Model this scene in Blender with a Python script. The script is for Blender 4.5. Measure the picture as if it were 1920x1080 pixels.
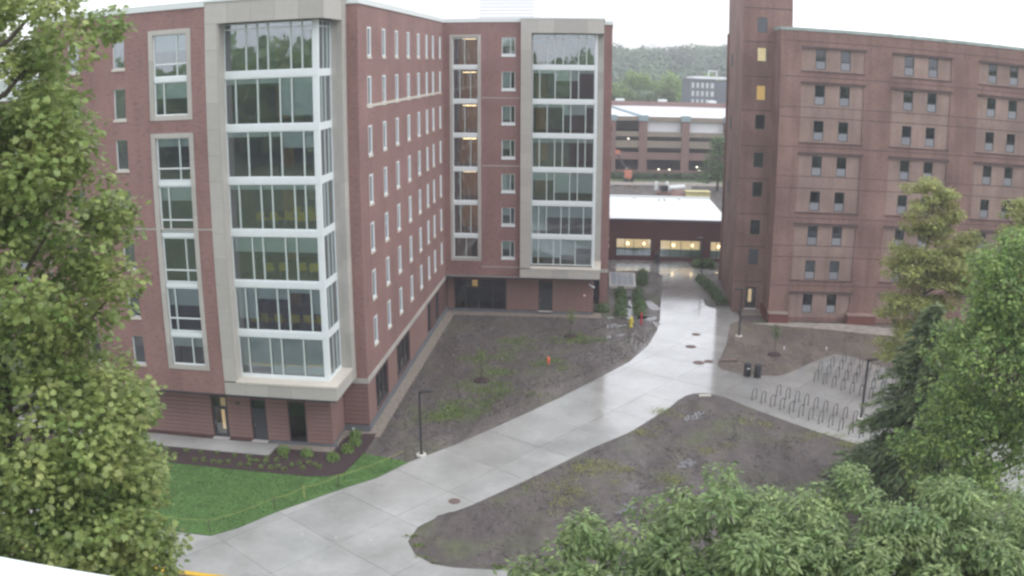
import bpy, bmesh, math, random
import numpy as np
from mathutils import Vector, Matrix
from mathutils.geometry import tessellate_polygon

for o in list(bpy.data.objects):
    bpy.data.objects.remove(o)
random.seed(7)
rng = np.random.default_rng(11)
scene = bpy.context.scene
C = scene.collection

# ------------------------------------------------------------------ camera (wide webcam lens with its real barrel distortion)
cam_d = bpy.data.cameras.new('camera')
cam = bpy.data.objects.new('camera', cam_d)
C.objects.link(cam)
scene.camera = cam
cam_d.sensor_fit = 'HORIZONTAL'
cam_d.sensor_width = 36.0
cam_d.clip_start = 0.05
cam_d.clip_end = 6000
cam_d.type = 'PANO'
cam_d.panorama_type = 'FISHEYE_LENS_POLYNOMIAL'
cam_d.fisheye_fov = math.radians(110)
cam_d.fisheye_polynomial_k0 = 0.0
cam_d.fisheye_polynomial_k1 = -0.031234182207347482
cam_d.fisheye_polynomial_k2 = -3.146383015913895e-06
cam_d.fisheye_polynomial_k3 = 1.6520272066737277e-06
cam_d.fisheye_polynomial_k4 = -8.826380931168946e-08
cam.matrix_world = Matrix.Translation((0, 0, 25)) @ Matrix.Rotation(math.pi / 2 - 0.24679, 4, 'X') @ Matrix.Rotation(0.0028, 4, 'Z')

# ------------------------------------------------------------------ sky: bright even overcast
w = bpy.data.worlds.new('World')
scene.world = w
w.use_nodes = True
nt = w.node_tree
nt.nodes.clear()
out = nt.nodes.new('ShaderNodeOutputWorld')
sky = nt.nodes.new('ShaderNodeTexSky')
sky.sky_type = 'NISHITA'
sky.sun_disc = False
sky.sun_elevation = math.radians(44)
sky.sun_rotation = math.radians(118)
b1 = nt.nodes.new('ShaderNodeBackground'); b1.inputs['Strength'].default_value = 0.05
nt.links.new(sky.outputs[0], b1.inputs['Color'])
b2 = nt.nodes.new('ShaderNodeBackground')
b2.inputs['Color'].default_value = (0.975, 0.972, 1.0, 1); b2.inputs['Strength'].default_value = 1.34
ad = nt.nodes.new('ShaderNodeAddShader')
nt.links.new(b1.outputs[0], ad.inputs[0]); nt.links.new(b2.outputs[0], ad.inputs[1])
nt.links.new(ad.outputs[0], out.inputs['Surface'])
sun_d = bpy.data.lights.new('sun', 'SUN'); sun_d.energy = 1.1; sun_d.angle = math.radians(35); sun_d.color = (1, .97, .93)
sun = bpy.data.objects.new('sun', sun_d); C.objects.link(sun)
sun.rotation_euler = (math.radians(46), 0, math.radians(62))
sun.location = (0, -20, 80)
scene.view_settings.view_transform = 'Standard'
scene.view_settings.look = 'None'
scene.view_settings.exposure = 0.0
scene.view_settings.gamma = 1.0
scene.view_settings.use_curve_mapping = False
scene.cycles.use_denoising = True
scene.cycles.max_bounces = 6
scene.cycles.diffuse_bounces = 3
scene.cycles.glossy_bounces = 3
scene.cycles.transmission_bounces = 3
scene.cycles.transparent_max_bounces = 12
scene.cycles.volume_bounces = 0
scene.cycles.filter_width = 2.6          # the soft webcam optics
scene.cycles.sample_clamp_indirect = 4

# ------------------------------------------------------------------ materials
def mat(name, col, rough=0.8, spec=0.5, metal=0.0, var=0.0, vscale=1.0, bump=0.0, bscale=8.0, emit=None, estr=0.0, rand=0.0, island=0.0, col2=None, trans=0.0, stretch=None):
    m = bpy.data.materials.new(name); m.use_nodes = True
    n = m.node_tree; N = n.nodes; L = n.links
    p = N['Principled BSDF']
    p.inputs['Roughness'].default_value = rough
    p.inputs['Metallic'].default_value = metal
    p.inputs['Specular IOR Level'].default_value = spec
    c = (*col, 1)
    p.inputs['Base Color'].default_value = c
    src = None
    tc = N.new('ShaderNodeTexCoord')
    def vec(s):
        if stretch:
            mp = N.new('ShaderNodeMapping'); mp.inputs['Scale'].default_value = stretch
            L.new(tc.outputs['Object'], mp.inputs[0]); return mp.outputs[0]
        return tc.outputs['Object']
    if var > 0:
        ns = N.new('ShaderNodeTexNoise'); ns.inputs['Scale'].default_value = vscale; ns.inputs['Detail'].default_value = 6; ns.inputs['Roughness'].default_value = .62
        L.new(vec(1), ns.inputs['Vector'])
        rm = N.new('ShaderNodeMapRange'); rm.inputs[1].default_value = .3; rm.inputs[2].default_value = .7
        L.new(ns.outputs['Fac'], rm.inputs[0])
        mx = N.new('ShaderNodeMix'); mx.data_type = 'RGBA'
        lo = tuple(max(0, x * (1 - var)) for x in col); hi = tuple(x * (1 + var) for x in col)
        if col2: lo = col; hi = col2
        mx.inputs['A'].default_value = (*lo, 1); mx.inputs['B'].default_value = (*hi, 1)
        L.new(rm.outputs[0], mx.inputs['Factor']); src = mx.outputs['Result']
    if rand > 0 or island > 0:
        if island > 0:
            g = N.new('ShaderNodeNewGeometry'); r = g.outputs['Random Per Island']; amt = island
        else:
            g = N.new('ShaderNodeObjectInfo'); r = g.outputs['Random']; amt = rand
        rm2 = N.new('ShaderNodeMapRange'); rm2.inputs[3].default_value = 1 - amt; rm2.inputs[4].default_value = 1 + amt
        L.new(r, rm2.inputs[0])
        mm = N.new('ShaderNodeMix'); mm.data_type = 'RGBA'; mm.blend_type = 'MULTIPLY'; mm.inputs['Factor'].default_value = 1
        if src: L.new(src, mm.inputs['A'])
        else:
            if col2:
                m2 = N.new('ShaderNodeMix'); m2.data_type = 'RGBA'; m2.inputs['A'].default_value = c; m2.inputs['B'].default_value = (*col2, 1)
                wn = N.new('ShaderNodeTexWhiteNoise'); wn.noise_dimensions = '1D'; L.new(r, wn.inputs['W'])
                L.new(wn.outputs['Value'], m2.inputs['Factor']); L.new(m2.outputs['Result'], mm.inputs['A'])
            else: mm.inputs['A'].default_value = c
        cb = N.new('ShaderNodeCombineColor')
        for k in range(3): L.new(rm2.outputs[0], cb.inputs[k])
        L.new(cb.outputs[0], mm.inputs['B']); src = mm.outputs['Result']
    if src: L.new(src, p.inputs['Base Color'])
    if bump > 0:
        bn = N.new('ShaderNodeTexNoise'); bn.inputs['Scale'].default_value = bscale; bn.inputs['Detail'].default_value = 5
        L.new(vec(1), bn.inputs['Vector'])
        bu = N.new('ShaderNodeBump'); bu.inputs['Strength'].default_value = 1; bu.inputs['Distance'].default_value = bump
        L.new(bn.outputs['Fac'], bu.inputs['Height']); L.new(bu.outputs[0], p.inputs['Normal'])
    if emit:
        p.inputs['Emission Color'].default_value = (*emit, 1); p.inputs['Emission Strength'].default_value = estr
    if trans > 0:
        tr = N.new('ShaderNodeBsdfTranslucent'); ms = N.new('ShaderNodeMixShader'); ms.inputs[0].default_value = trans
        if src: L.new(src, tr.inputs[0])
        else: tr.inputs[0].default_value = c
        L.new(p.outputs[0], ms.inputs[1]); L.new(tr.outputs[0], ms.inputs[2])
        L.new(ms.outputs[0], N['Material Output'].inputs['Surface'])
    return m

def brick_mat(name, c1, c2, cd, mortar, blot=.12, streak=.0):
    m = bpy.data.materials.new(name); m.use_nodes = True
    N = m.node_tree.nodes; L = m.node_tree.links; p = N['Principled BSDF']
    p.inputs['Roughness'].default_value = .78; p.inputs['Specular IOR Level'].default_value = .35
    tc = N.new('ShaderNodeTexCoord'); sp = N.new('ShaderNodeSeparateXYZ'); cb = N.new('ShaderNodeCombineXYZ')
    L.new(tc.outputs['Object'], sp.inputs[0]); ad = N.new('ShaderNodeMath'); L.new(sp.outputs[0], ad.inputs[0]); L.new(sp.outputs[1], ad.inputs[1])
    L.new(ad.outputs[0], cb.inputs[0]); L.new(sp.outputs[2], cb.inputs[1])
    bt = N.new('ShaderNodeTexBrick'); bt.inputs['Scale'].default_value = 1; bt.inputs['Brick Width'].default_value = .203; bt.inputs['Row Height'].default_value = .0677
    bt.inputs['Mortar Size'].default_value = .009; bt.inputs['Color1'].default_value = (*c1, 1); bt.inputs['Color2'].default_value = (*c2, 1); bt.inputs['Mortar'].default_value = (*mortar, 1)
    bt.inputs['Bias'].default_value = -.1
    L.new(cb.outputs[0], bt.inputs['Vector'])
    # scattered darker bricks in small runs
    mp = N.new('ShaderNodeMapping'); mp.inputs['Scale'].default_value = (1.5, 4.6, 1); L.new(cb.outputs[0], mp.inputs[0])
    n1 = N.new('ShaderNodeTexNoise'); n1.inputs['Scale'].default_value = 1.6; n1.inputs['Detail'].default_value = 5; n1.inputs['Roughness'].default_value = .75
    L.new(mp.outputs[0], n1.inputs['Vector'])
    r1 = N.new('ShaderNodeMapRange'); r1.inputs[1].default_value = .53; r1.inputs[2].default_value = .64; r1.inputs[4].default_value = .7; L.new(n1.outputs['Fac'], r1.inputs[0])
    mx = N.new('ShaderNodeMix'); mx.data_type = 'RGBA'; mx.inputs['B'].default_value = (*cd, 1); L.new(r1.outputs[0], mx.inputs['Factor']); L.new(bt.outputs['Color'], mx.inputs['A'])
    n2 = N.new('ShaderNodeTexNoise'); n2.inputs['Scale'].default_value = .28; n2.inputs['Detail'].default_value = 5; L.new(cb.outputs[0], n2.inputs['Vector'])
    r2 = N.new('ShaderNodeMapRange'); r2.inputs[1].default_value = .3; r2.inputs[2].default_value = .7; r2.inputs[3].default_value = 1 - blot; r2.inputs[4].default_value = 1 + blot; L.new(n2.outputs['Fac'], r2.inputs[0])
    m3 = N.new('ShaderNodeMapping'); m3.inputs['Scale'].default_value = (1.1, .10, 1); L.new(cb.outputs[0], m3.inputs[0])
    n3 = N.new('ShaderNodeTexNoise'); n3.inputs['Scale'].default_value = 1.0; n3.inputs['Detail'].default_value = 6; n3.inputs['Roughness'].default_value = .6; L.new(m3.outputs[0], n3.inputs['Vector'])
    r3 = N.new('ShaderNodeMapRange'); r3.inputs[1].default_value = .42; r3.inputs[2].default_value = .72; r3.inputs[3].default_value = 1 + streak * .4; r3.inputs[4].default_value = 1 - streak; L.new(n3.outputs['Fac'], r3.inputs[0])
    mv = N.new('ShaderNodeMath'); mv.operation = 'MULTIPLY'; L.new(r2.outputs[0], mv.inputs[0]); L.new(r3.outputs[0], mv.inputs[1])
    hs = N.new('ShaderNodeHueSaturation'); L.new(mv.outputs[0], hs.inputs['Value']); L.new(mx.outputs['Result'], hs.inputs['Color'])
    L.new(hs.outputs[0], p.inputs['Base Color'])
    bu = N.new('ShaderNodeBump'); bu.inputs['Distance'].default_value = .006; bu.invert = True; L.new(bt.outputs['Fac'], bu.inputs['Height']); L.new(bu.outputs[0], p.inputs['Normal'])
    return m

def glass_mat(name, tint, boost=1.6, base=.0):
    m = bpy.data.materials.new(name); m.use_nodes = True
    N = m.node_tree.nodes; L = m.node_tree.links; N.clear()
    o = N.new('ShaderNodeOutputMaterial'); t = N.new('ShaderNodeBsdfTransparent'); t.inputs[0].default_value = (*tint, 1)
    g = N.new('ShaderNodeBsdfGlossy'); g.inputs['Roughness'].default_value = .02; g.inputs[0].default_value = (.9, .95, 1, 1)
    tc = N.new('ShaderNodeTexCoord'); ns = N.new('ShaderNodeTexNoise'); ns.inputs['Scale'].default_value = .8; ns.inputs['Detail'].default_value = 1
    L.new(tc.outputs['Object'], ns.inputs[0]); bu = N.new('ShaderNodeBump'); bu.inputs['Distance'].default_value = .006; L.new(ns.outputs['Fac'], bu.inputs['Height'])
    L.new(bu.outputs[0], g.inputs['Normal'])
    f = N.new('ShaderNodeFresnel'); f.inputs[0].default_value = 1.5
    mu = N.new('ShaderNodeMath'); mu.operation = 'MULTIPLY_ADD'; mu.use_clamp = True; mu.inputs[1].default_value = boost; mu.inputs[2].default_value = base
    L.new(f.outputs[0], mu.inputs[0]); mx = N.new('ShaderNodeMixShader'); L.new(mu.outputs[0], mx.inputs[0]); L.new(t.outputs[0], mx.inputs[1]); L.new(g.outputs[0], mx.inputs[2])
    L.new(mx.outputs[0], o.inputs[0]); return m

M = {}
M['brick'] = brick_mat('brick', (.315, .157, .142), (.265, .134, .124), (.13, .085, .09), (.30, .24, .22), .13, .10)
M['brick_band'] = brick_mat('brick_band', (.31, .175, .155), (.27, .15, .135), (.20, .125, .12), (.28, .22, .2), .1)
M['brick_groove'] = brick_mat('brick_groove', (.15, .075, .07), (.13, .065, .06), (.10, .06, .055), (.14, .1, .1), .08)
M['brick_old'] = brick_mat('brick_old', (.275, .152, .132), (.225, .122, .104), (.13, .085, .075), (.26, .21, .18), .24, .2)
M['brick_pale'] = brick_mat('brick_pale', (.345, .24, .205), (.31, .205, .175), (.22, .15, .13), (.30, .25, .22), .20, .18)
M['brick_course'] = mat('brick_course', (.10, .07, .07), .8, var=.25, vscale=3)
M['brick_red'] = brick_mat('brick_red', (.22, .07, .06), (.19, .06, .05), (.15, .05, .05), (.2, .13, .12))
M['mullion'] = mat('mullion_metal', (.55, .63, .61), .45)
M['near_white'] = mat('white_louvre', (.82, .82, .83), .5)
M['joint'] = mat('joint_sand', (.17, .165, .155), .9)
M['lamp_dim'] = mat('dim_lamp', (.8, .5, .2), .5, emit=(1, .6, .22), estr=.9)
M['clod'] = mat('soil_clod', (.11, .096, .094), .7, island=.55)
M['clod2'] = mat('brown_clod', (.14, .115, .10), .8, island=.5)
M['water'] = mat('puddle_water', (.07, .065, .065), .04, spec=1.0, bump=.002, bscale=3)
M['stone'] = mat('cast_stone', (.455, .44, .405), .75, var=.05, vscale=2.5, rand=.09, bump=.002)
M['stone_sill'] = mat('stone_sill', (.60, .56, .49), .7, var=.06, vscale=3)
M['white'] = mat('white_metal', (.76, .82, .83), .45, var=.03, vscale=1.5)
M['cap'] = mat('parapet_metal', (.72, .77, .76), .4, metal=0)
M['cap_old'] = mat('verdigris_coping', (.33, .40, .38), .5, var=.3, vscale=1.5)
M['dark'] = mat('dark_bronze', (.055, .06, .07), .45)
M['plinth'] = mat('slate_plinth', (.15, .165, .185), .6, var=.15, vscale=2)
M['soffit'] = mat('soffit', (.20, .20, .20), .8)
M['glass_r'] = glass_mat('dormitory_glass', (.60, .62, .68), 1.1, .02)
M['glass'] = glass_mat('window_glass', (.88, .91, .92), 1.9, .07)
M['glass_top'] = glass_mat('reflective_glass', (.72, .78, .82), 2.2, .14)
M['glass_dark'] = glass_mat('dark_glass', (.55, .58, .62), 1.4, .02)
M['blind'] = mat('roller_blind', (.78, .90, .84), .9, var=.04, vscale=2, rand=.08)
M['room'] = mat('room_wall', (.31, .35, .43), .9, var=.1, vscale=.7)
M['floorin'] = mat('room_floor', (.22, .21, .21), .7, var=.2, vscale=.8)
M['wood'] = mat('wood_panel', (.70, .42, .20), .5, var=.2, vscale=1.5, stretch=(1, 1, .2))
M['teal'] = mat('teal_wall', (.20, .36, .35), .8)
M['yellow'] = mat('yellow_fabric', (.72, .58, .06), .8)
M['chrome'] = mat('chrome', (.5, .5, .5), .3, metal=.8)
M['lamp_warm'] = mat('warm_lamp', (1, .85, .6), .5, emit=(1, .70, .36), estr=5)
M['lamp_white'] = mat('cool_lamp', (1, 1, 1), .5, emit=(1, .9, .72), estr=3)
M['lit_cream'] = mat('lit_cream_room', (.9, .8, .6), .8, emit=(1, .69, .35), estr=.8)
M['lit_orange'] = mat('lit_orange_blind', (.8, .55, .2), .8, emit=(.95, .52, .16), estr=.6)
M['panel_grey'] = mat('grey_panel', (.27, .28, .31), .6, var=.08, vscale=5, rand=.08)
M['frame_dark'] = mat('window_frame_dark', (.07, .08, .085), .5)
M['taupe'] = mat('taupe_blind', (.42, .38, .36), .9)
M['curtain'] = mat('grey_green_curtain', (.24, .31, .28), .9, rand=.25)
M['curtain_pale'] = mat('pale_curtain', (.62, .6, .52), .9, rand=.1)
M['steel'] = mat('black_steel', (.035, .035, .04), .45)
M['hoop'] = mat('dark_galvanised_hoop', (.11, .11, .125), .5)
M['concrete_white'] = mat('lamp_footing', (.62, .6, .56), .8, var=.1, vscale=4)
M['mulch'] = mat('mulch', (.055, .034, .036), .95, var=.5, vscale=9, bump=.03, bscale=14)
M['gravel'] = mat('tan_edging', (.26, .225, .19), .9, var=.3, vscale=5, bump=.01, bscale=25)
M['leaf_lawn'] = mat('lawn_blades', (.105, .205, .058), .8, island=.3, trans=.2)
M['bark'] = mat('bark', (.10, .085, .07), .9, var=.35, vscale=5, bump=.01, bscale=10)
M['asphalt'] = mat('asphalt', (.05, .05, .055), .75, var=.2, vscale=3)
M['curb_yellow'] = mat('yellow_kerb_paint', (.75, .48, .05), .6, var=.15, vscale=4)
M['roof_white'] = mat('white_roof_membrane', (.86, .88, .90), .28, spec=.9, var=.02, vscale=.4)
M['hydrant'] = mat('yellow_paint', (.72, .60, .08), .5)
M['far_skip'] = mat('faded_yellow', (.60, .55, .28), .7, var=.15)
M['red'] = mat('red_paint', (.5, .03, .05), .5)
M['orange'] = mat('orange_plastic', (.85, .17, .08), .5)
M['orange2'] = mat('orange_machine', (.55, .2, .13), .6)
M['iron'] = mat('cast_iron', (.17, .12, .11), .7, var=.3, vscale=8)
M['rope'] = mat('yellow_rope', (.45, .42, .14), .8)
M['garage'] = mat('garage_concrete', (.27, .225, .18), .85, var=.12, vscale=.4)
M['garage_red'] = mat('garage_brick', (.23, .14, .125), .85, var=.12, vscale=.5)
M['teal_roof'] = mat('teal_capital', (.28, .37, .40), .6)
M['dark_bldg'] = mat('far_dark_cladding', (.15, .165, .20), .7, var=.1, vscale=.2)
M['pane_white'] = mat('far_window_light', (.60, .64, .66), .3)
M['puddle_cover'] = mat('skylight_panel', (.40, .45, .50), .2, spec=.9)

def leafmat(name, a, b, tr=.28, isl=.32, vs=1.1):
    return mat(name, a, .42, spec=.6, island=isl, var=.3, vscale=vs, col2=b, trans=tr)
M['leaf_hedge'] = leafmat('hedge_leaf', (.025, .07, .03), (.07, .12, .05), .1, .35)
M['leaf_left'] = leafmat('maple_leaf', (.20, .33, .10), (.46, .49, .19), .48, .42, .8)
M['leaf_oak'] = leafmat('oak_leaf', (.15, .26, .095), (.36, .45, .19), .38, .5, 1.3)
M['leaf_maple'] = leafmat('green_leaf', (.10, .23, .07), (.42, .53, .16), .42, .5, 1.5)
M['leaf_conifer'] = leafmat('conifer_needles', (.13, .21, .10), (.25, .31, .14), .35, .4, .8)
M['leaf_yellow'] = leafmat('yellow_green_leaf', (.30, .36, .12), (.52, .52, .20), .48, .3, .8)
M['leaf_far'] = leafmat('far_leaf', (.22, .36, .10), (.36, .50, .16), .4, .25, .15)
M['leaf_hill'] = leafmat('hill_leaf', (.01, .055, .04), (.12, .25, .08), .1, .25, .03)
M['leaf_shrub'] = leafmat('shrub_leaf', (.12, .24, .05), (.26, .38, .10), .3, .3)
M['leaf_dkshrub'] = leafmat('dark_shrub_leaf', (.05, .12, .035), (.15, .25, .07), .25, .35)
M['weed'] = leafmat('weed_leaf', (.13, .22, .05), (.26, .34, .10), .3, .3)

def concrete_mat():
    m = bpy.data.materials.new('wet_concrete'); m.use_nodes = True
    N = m.node_tree.nodes; L = m.node_tree.links; p = N['Principled BSDF']
    g = N.new('ShaderNodeNewGeometry')
    n1 = N.new('ShaderNodeTexNoise'); n1.inputs['Scale'].default_value = .22; n1.inputs['Detail'].default_value = 7; n1.inputs['Roughness'].default_value = .6
    n3 = N.new('ShaderNodeTexNoise'); n3.inputs['Scale'].default_value = 2.5; n3.inputs['Detail'].default_value = 5
    L.new(g.outputs['Position'], n1.inputs[0]); L.new(g.outputs['Position'], n3.inputs[0])
    cr = N.new('ShaderNodeMix'); cr.data_type = 'RGBA'; cr.inputs['A'].default_value = (.29, .295, .28, 1); cr.inputs['B'].default_value = (.47, .475, .46, 1)
    mr = N.new('ShaderNodeMapRange'); mr.inputs[1].default_value = .32; mr.inputs[2].default_value = .68; L.new(n1.outputs['Fac'], mr.inputs[0]); L.new(mr.outputs[0], cr.inputs['Factor'])
    oi = N.new('ShaderNodeObjectInfo'); r2 = N.new('ShaderNodeMapRange'); r2.inputs[3].default_value = .90; r2.inputs[4].default_value = 1.07; L.new(oi.outputs['Random'], r2.inputs[0])
    mt = N.new('ShaderNodeMath'); mt.operation = 'MULTIPLY'; r3 = N.new('ShaderNodeMapRange'); r3.inputs[3].default_value = .88; r3.inputs[4].default_value = 1.12; L.new(n3.outputs['Fac'], r3.inputs[0])
    L.new(r2.outputs[0], mt.inputs[0]); L.new(r3.outputs[0], mt.inputs[1])
    hs = N.new('ShaderNodeHueSaturation'); L.new(mt.outputs[0], hs.inputs['Value']); L.new(cr.outputs['Result'], hs.inputs['Color']); L.new(hs.outputs[0], p.inputs['Base Color'])
    n2 = N.new('ShaderNodeTexNoise'); n2.inputs['Scale'].default_value = .12; n2.inputs['Detail'].default_value = 4
    ofs = N.new('ShaderNodeVectorMath'); ofs.inputs[1].default_value = (31, 7, 3); L.new(g.outputs['Position'], ofs.inputs[0]); L.new(ofs.outputs[0], n2.inputs[0])
    # wetter towards the low end of the walk by the link building
    sp = N.new('ShaderNodeSeparateXYZ'); L.new(g.outputs['Position'], sp.inputs[0])
    wy = N.new('ShaderNodeMapRange'); wy.inputs[1].default_value = 54; wy.inputs[2].default_value = 68; wy.inputs[3].default_value = 0; wy.inputs[4].default_value = .40; L.new(sp.outputs[1], wy.inputs[0])
    ad = N.new('ShaderNodeMath'); L.new(wy.outputs[0], ad.inputs[0]); L.new(n2.outputs['Fac'], ad.inputs[1])
    rr = N.new('ShaderNodeMapRange'); rr.inputs[1].default_value = .42; rr.inputs[2].default_value = .78; rr.inputs[3].default_value = .55; rr.inputs[4].default_value = .11; L.new(ad.outputs[0], rr.inputs[0])
    L.new(rr.outputs[0], p.inputs['Roughness'])
    p.inputs['Specular IOR Level'].default_value = .8
    cw_ = N.new('ShaderNodeMapRange'); cw_.inputs[1].default_value = .55; cw_.inputs[2].default_value = .85; cw_.inputs[4].default_value = 1; L.new(ad.outputs[0], cw_.inputs[0]); L.new(cw_.outputs[0], p.inputs['Coat Weight']); p.inputs['Coat Roughness'].default_value = .13; p.inputs['Coat IOR'].default_value = 1.55
    bu = N.new('ShaderNodeBump'); bu.inputs['Distance'].default_value = .003; L.new(n3.outputs['Fac'], bu.inputs['Height']); L.new(bu.outputs[0], p.inputs['Normal'])
    return m
M['concrete'] = concrete_mat()

def soil_mat(name, a, b, green=.0, gcol=(.12, .15, .06), wet=.5):
    m = bpy.data.materials.new(name); m.use_nodes = True
    N = m.node_tree.nodes; L = m.node_tree.links; p = N['Principled BSDF']
    g = N.new('ShaderNodeNewGeometry')
    mp = N.new('ShaderNodeMapping'); mp.inputs['Rotation'].default_value = (0, 0, .9); mp.inputs['Scale'].default_value = (1, .28, 1); L.new(g.outputs['Position'], mp.inputs[0])
    def noise(s, d=6, src=None, r=.6):
        n = N.new('ShaderNodeTexNoise'); n.inputs['Scale'].default_value = s; n.inputs['Detail'].default_value = d; n.inputs['Roughness'].default_value = r
        L.new(src or g.outputs['Position'], n.inputs[0]); return n.outputs['Fac']
    def rng_(x, a0, a1, b0, b1):
        r = N.new('ShaderNodeMapRange'); r.inputs[1].default_value = a0; r.inputs[2].default_value = a1; r.inputs[3].default_value = b0; r.inputs[4].default_value = b1; L.new(x, r.inputs[0]); return r.outputs[0]
    mx = N.new('ShaderNodeMix'); mx.data_type = 'RGBA'; mx.inputs['A'].default_value = (*a, 1); mx.inputs['B'].default_value = (*b, 1)
    L.new(rng_(noise(.5, 8, mp.outputs[0]), .35, .65, 0, 1), mx.inputs['Factor'])
    m2 = N.new('ShaderNodeMix'); m2.data_type = 'RGBA'; m2.inputs['B'].default_value = (*gcol, 1); L.new(mx.outputs['Result'], m2.inputs['A'])
    L.new(rng_(noise(.22, 9, None, .68), .56 - green * .1, .66, 0, green), m2.inputs['Factor'])
    wv = N.new('ShaderNodeTexWave'); wv.inputs['Scale'].default_value = .11; wv.inputs['Distortion'].default_value = 9; wv.inputs['Detail'].default_value = 4; wv.inputs['Detail Scale'].default_value = .7; wv.inputs['Detail Roughness'].default_value = .6
    L.new(mp.outputs[0], wv.inputs['Vector'])
    rut = rng_(wv.outputs['Fac'], .0, .07, .80, 1.0)
    mu = N.new('ShaderNodeMath'); mu.operation = 'MULTIPLY'; L.new(rut, mu.inputs[0]); L.new(rng_(noise(2.2, 10, None, .8), .3, .7, .66, 1.36), mu.inputs[1])
    hs = N.new('ShaderNodeHueSaturation'); L.new(mu.outputs[0], hs.inputs['Value']); L.new(m2.outputs['Result'], hs.inputs['Color']); L.new(hs.outputs[0], p.inputs['Base Color'])
    L.new(rng_(noise(.16, 5, mp.outputs[0]), .46, .64, .75, .75 - wet), p.inputs['Roughness'])
    p.inputs['Specular IOR Level'].default_value = .5
    b1 = N.new('ShaderNodeBump'); b1.inputs['Distance'].default_value = .16; L.new(noise(1.1, 8, mp.outputs[0], .65), b1.inputs['Height'])
    L.new(b1.outputs[0], p.inputs['Normal'])
    return m
M['soil'] = soil_mat('wet_soil', (.086, .073, .069), (.145, .126, .118), .6)
M['silt'] = soil_mat('washed_silt', (.10, .088, .08), (.19, .17, .155), .35, wet=.3)
M['soil_dry'] = soil_mat('brown_soil', (.11, .088, .078), (.175, .145, .125), .5, (.16, .16, .08), .2)
M['lawn'] = mat('lawn', (.10, .20, .055), .9, var=.3, vscale=.8, bump=.03, bscale=20)
M['fargrass'] = mat('far_grass', (.10, .14, .06), .9, var=.3, vscale=.05)
M['farsoil'] = soil_mat('far_soil', (.075, .066, .064), (.13, .112, .105), .3)
M['track'] = mat('dried_silt', (.33, .30, .27), .8, var=.3, vscale=1.2)

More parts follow.
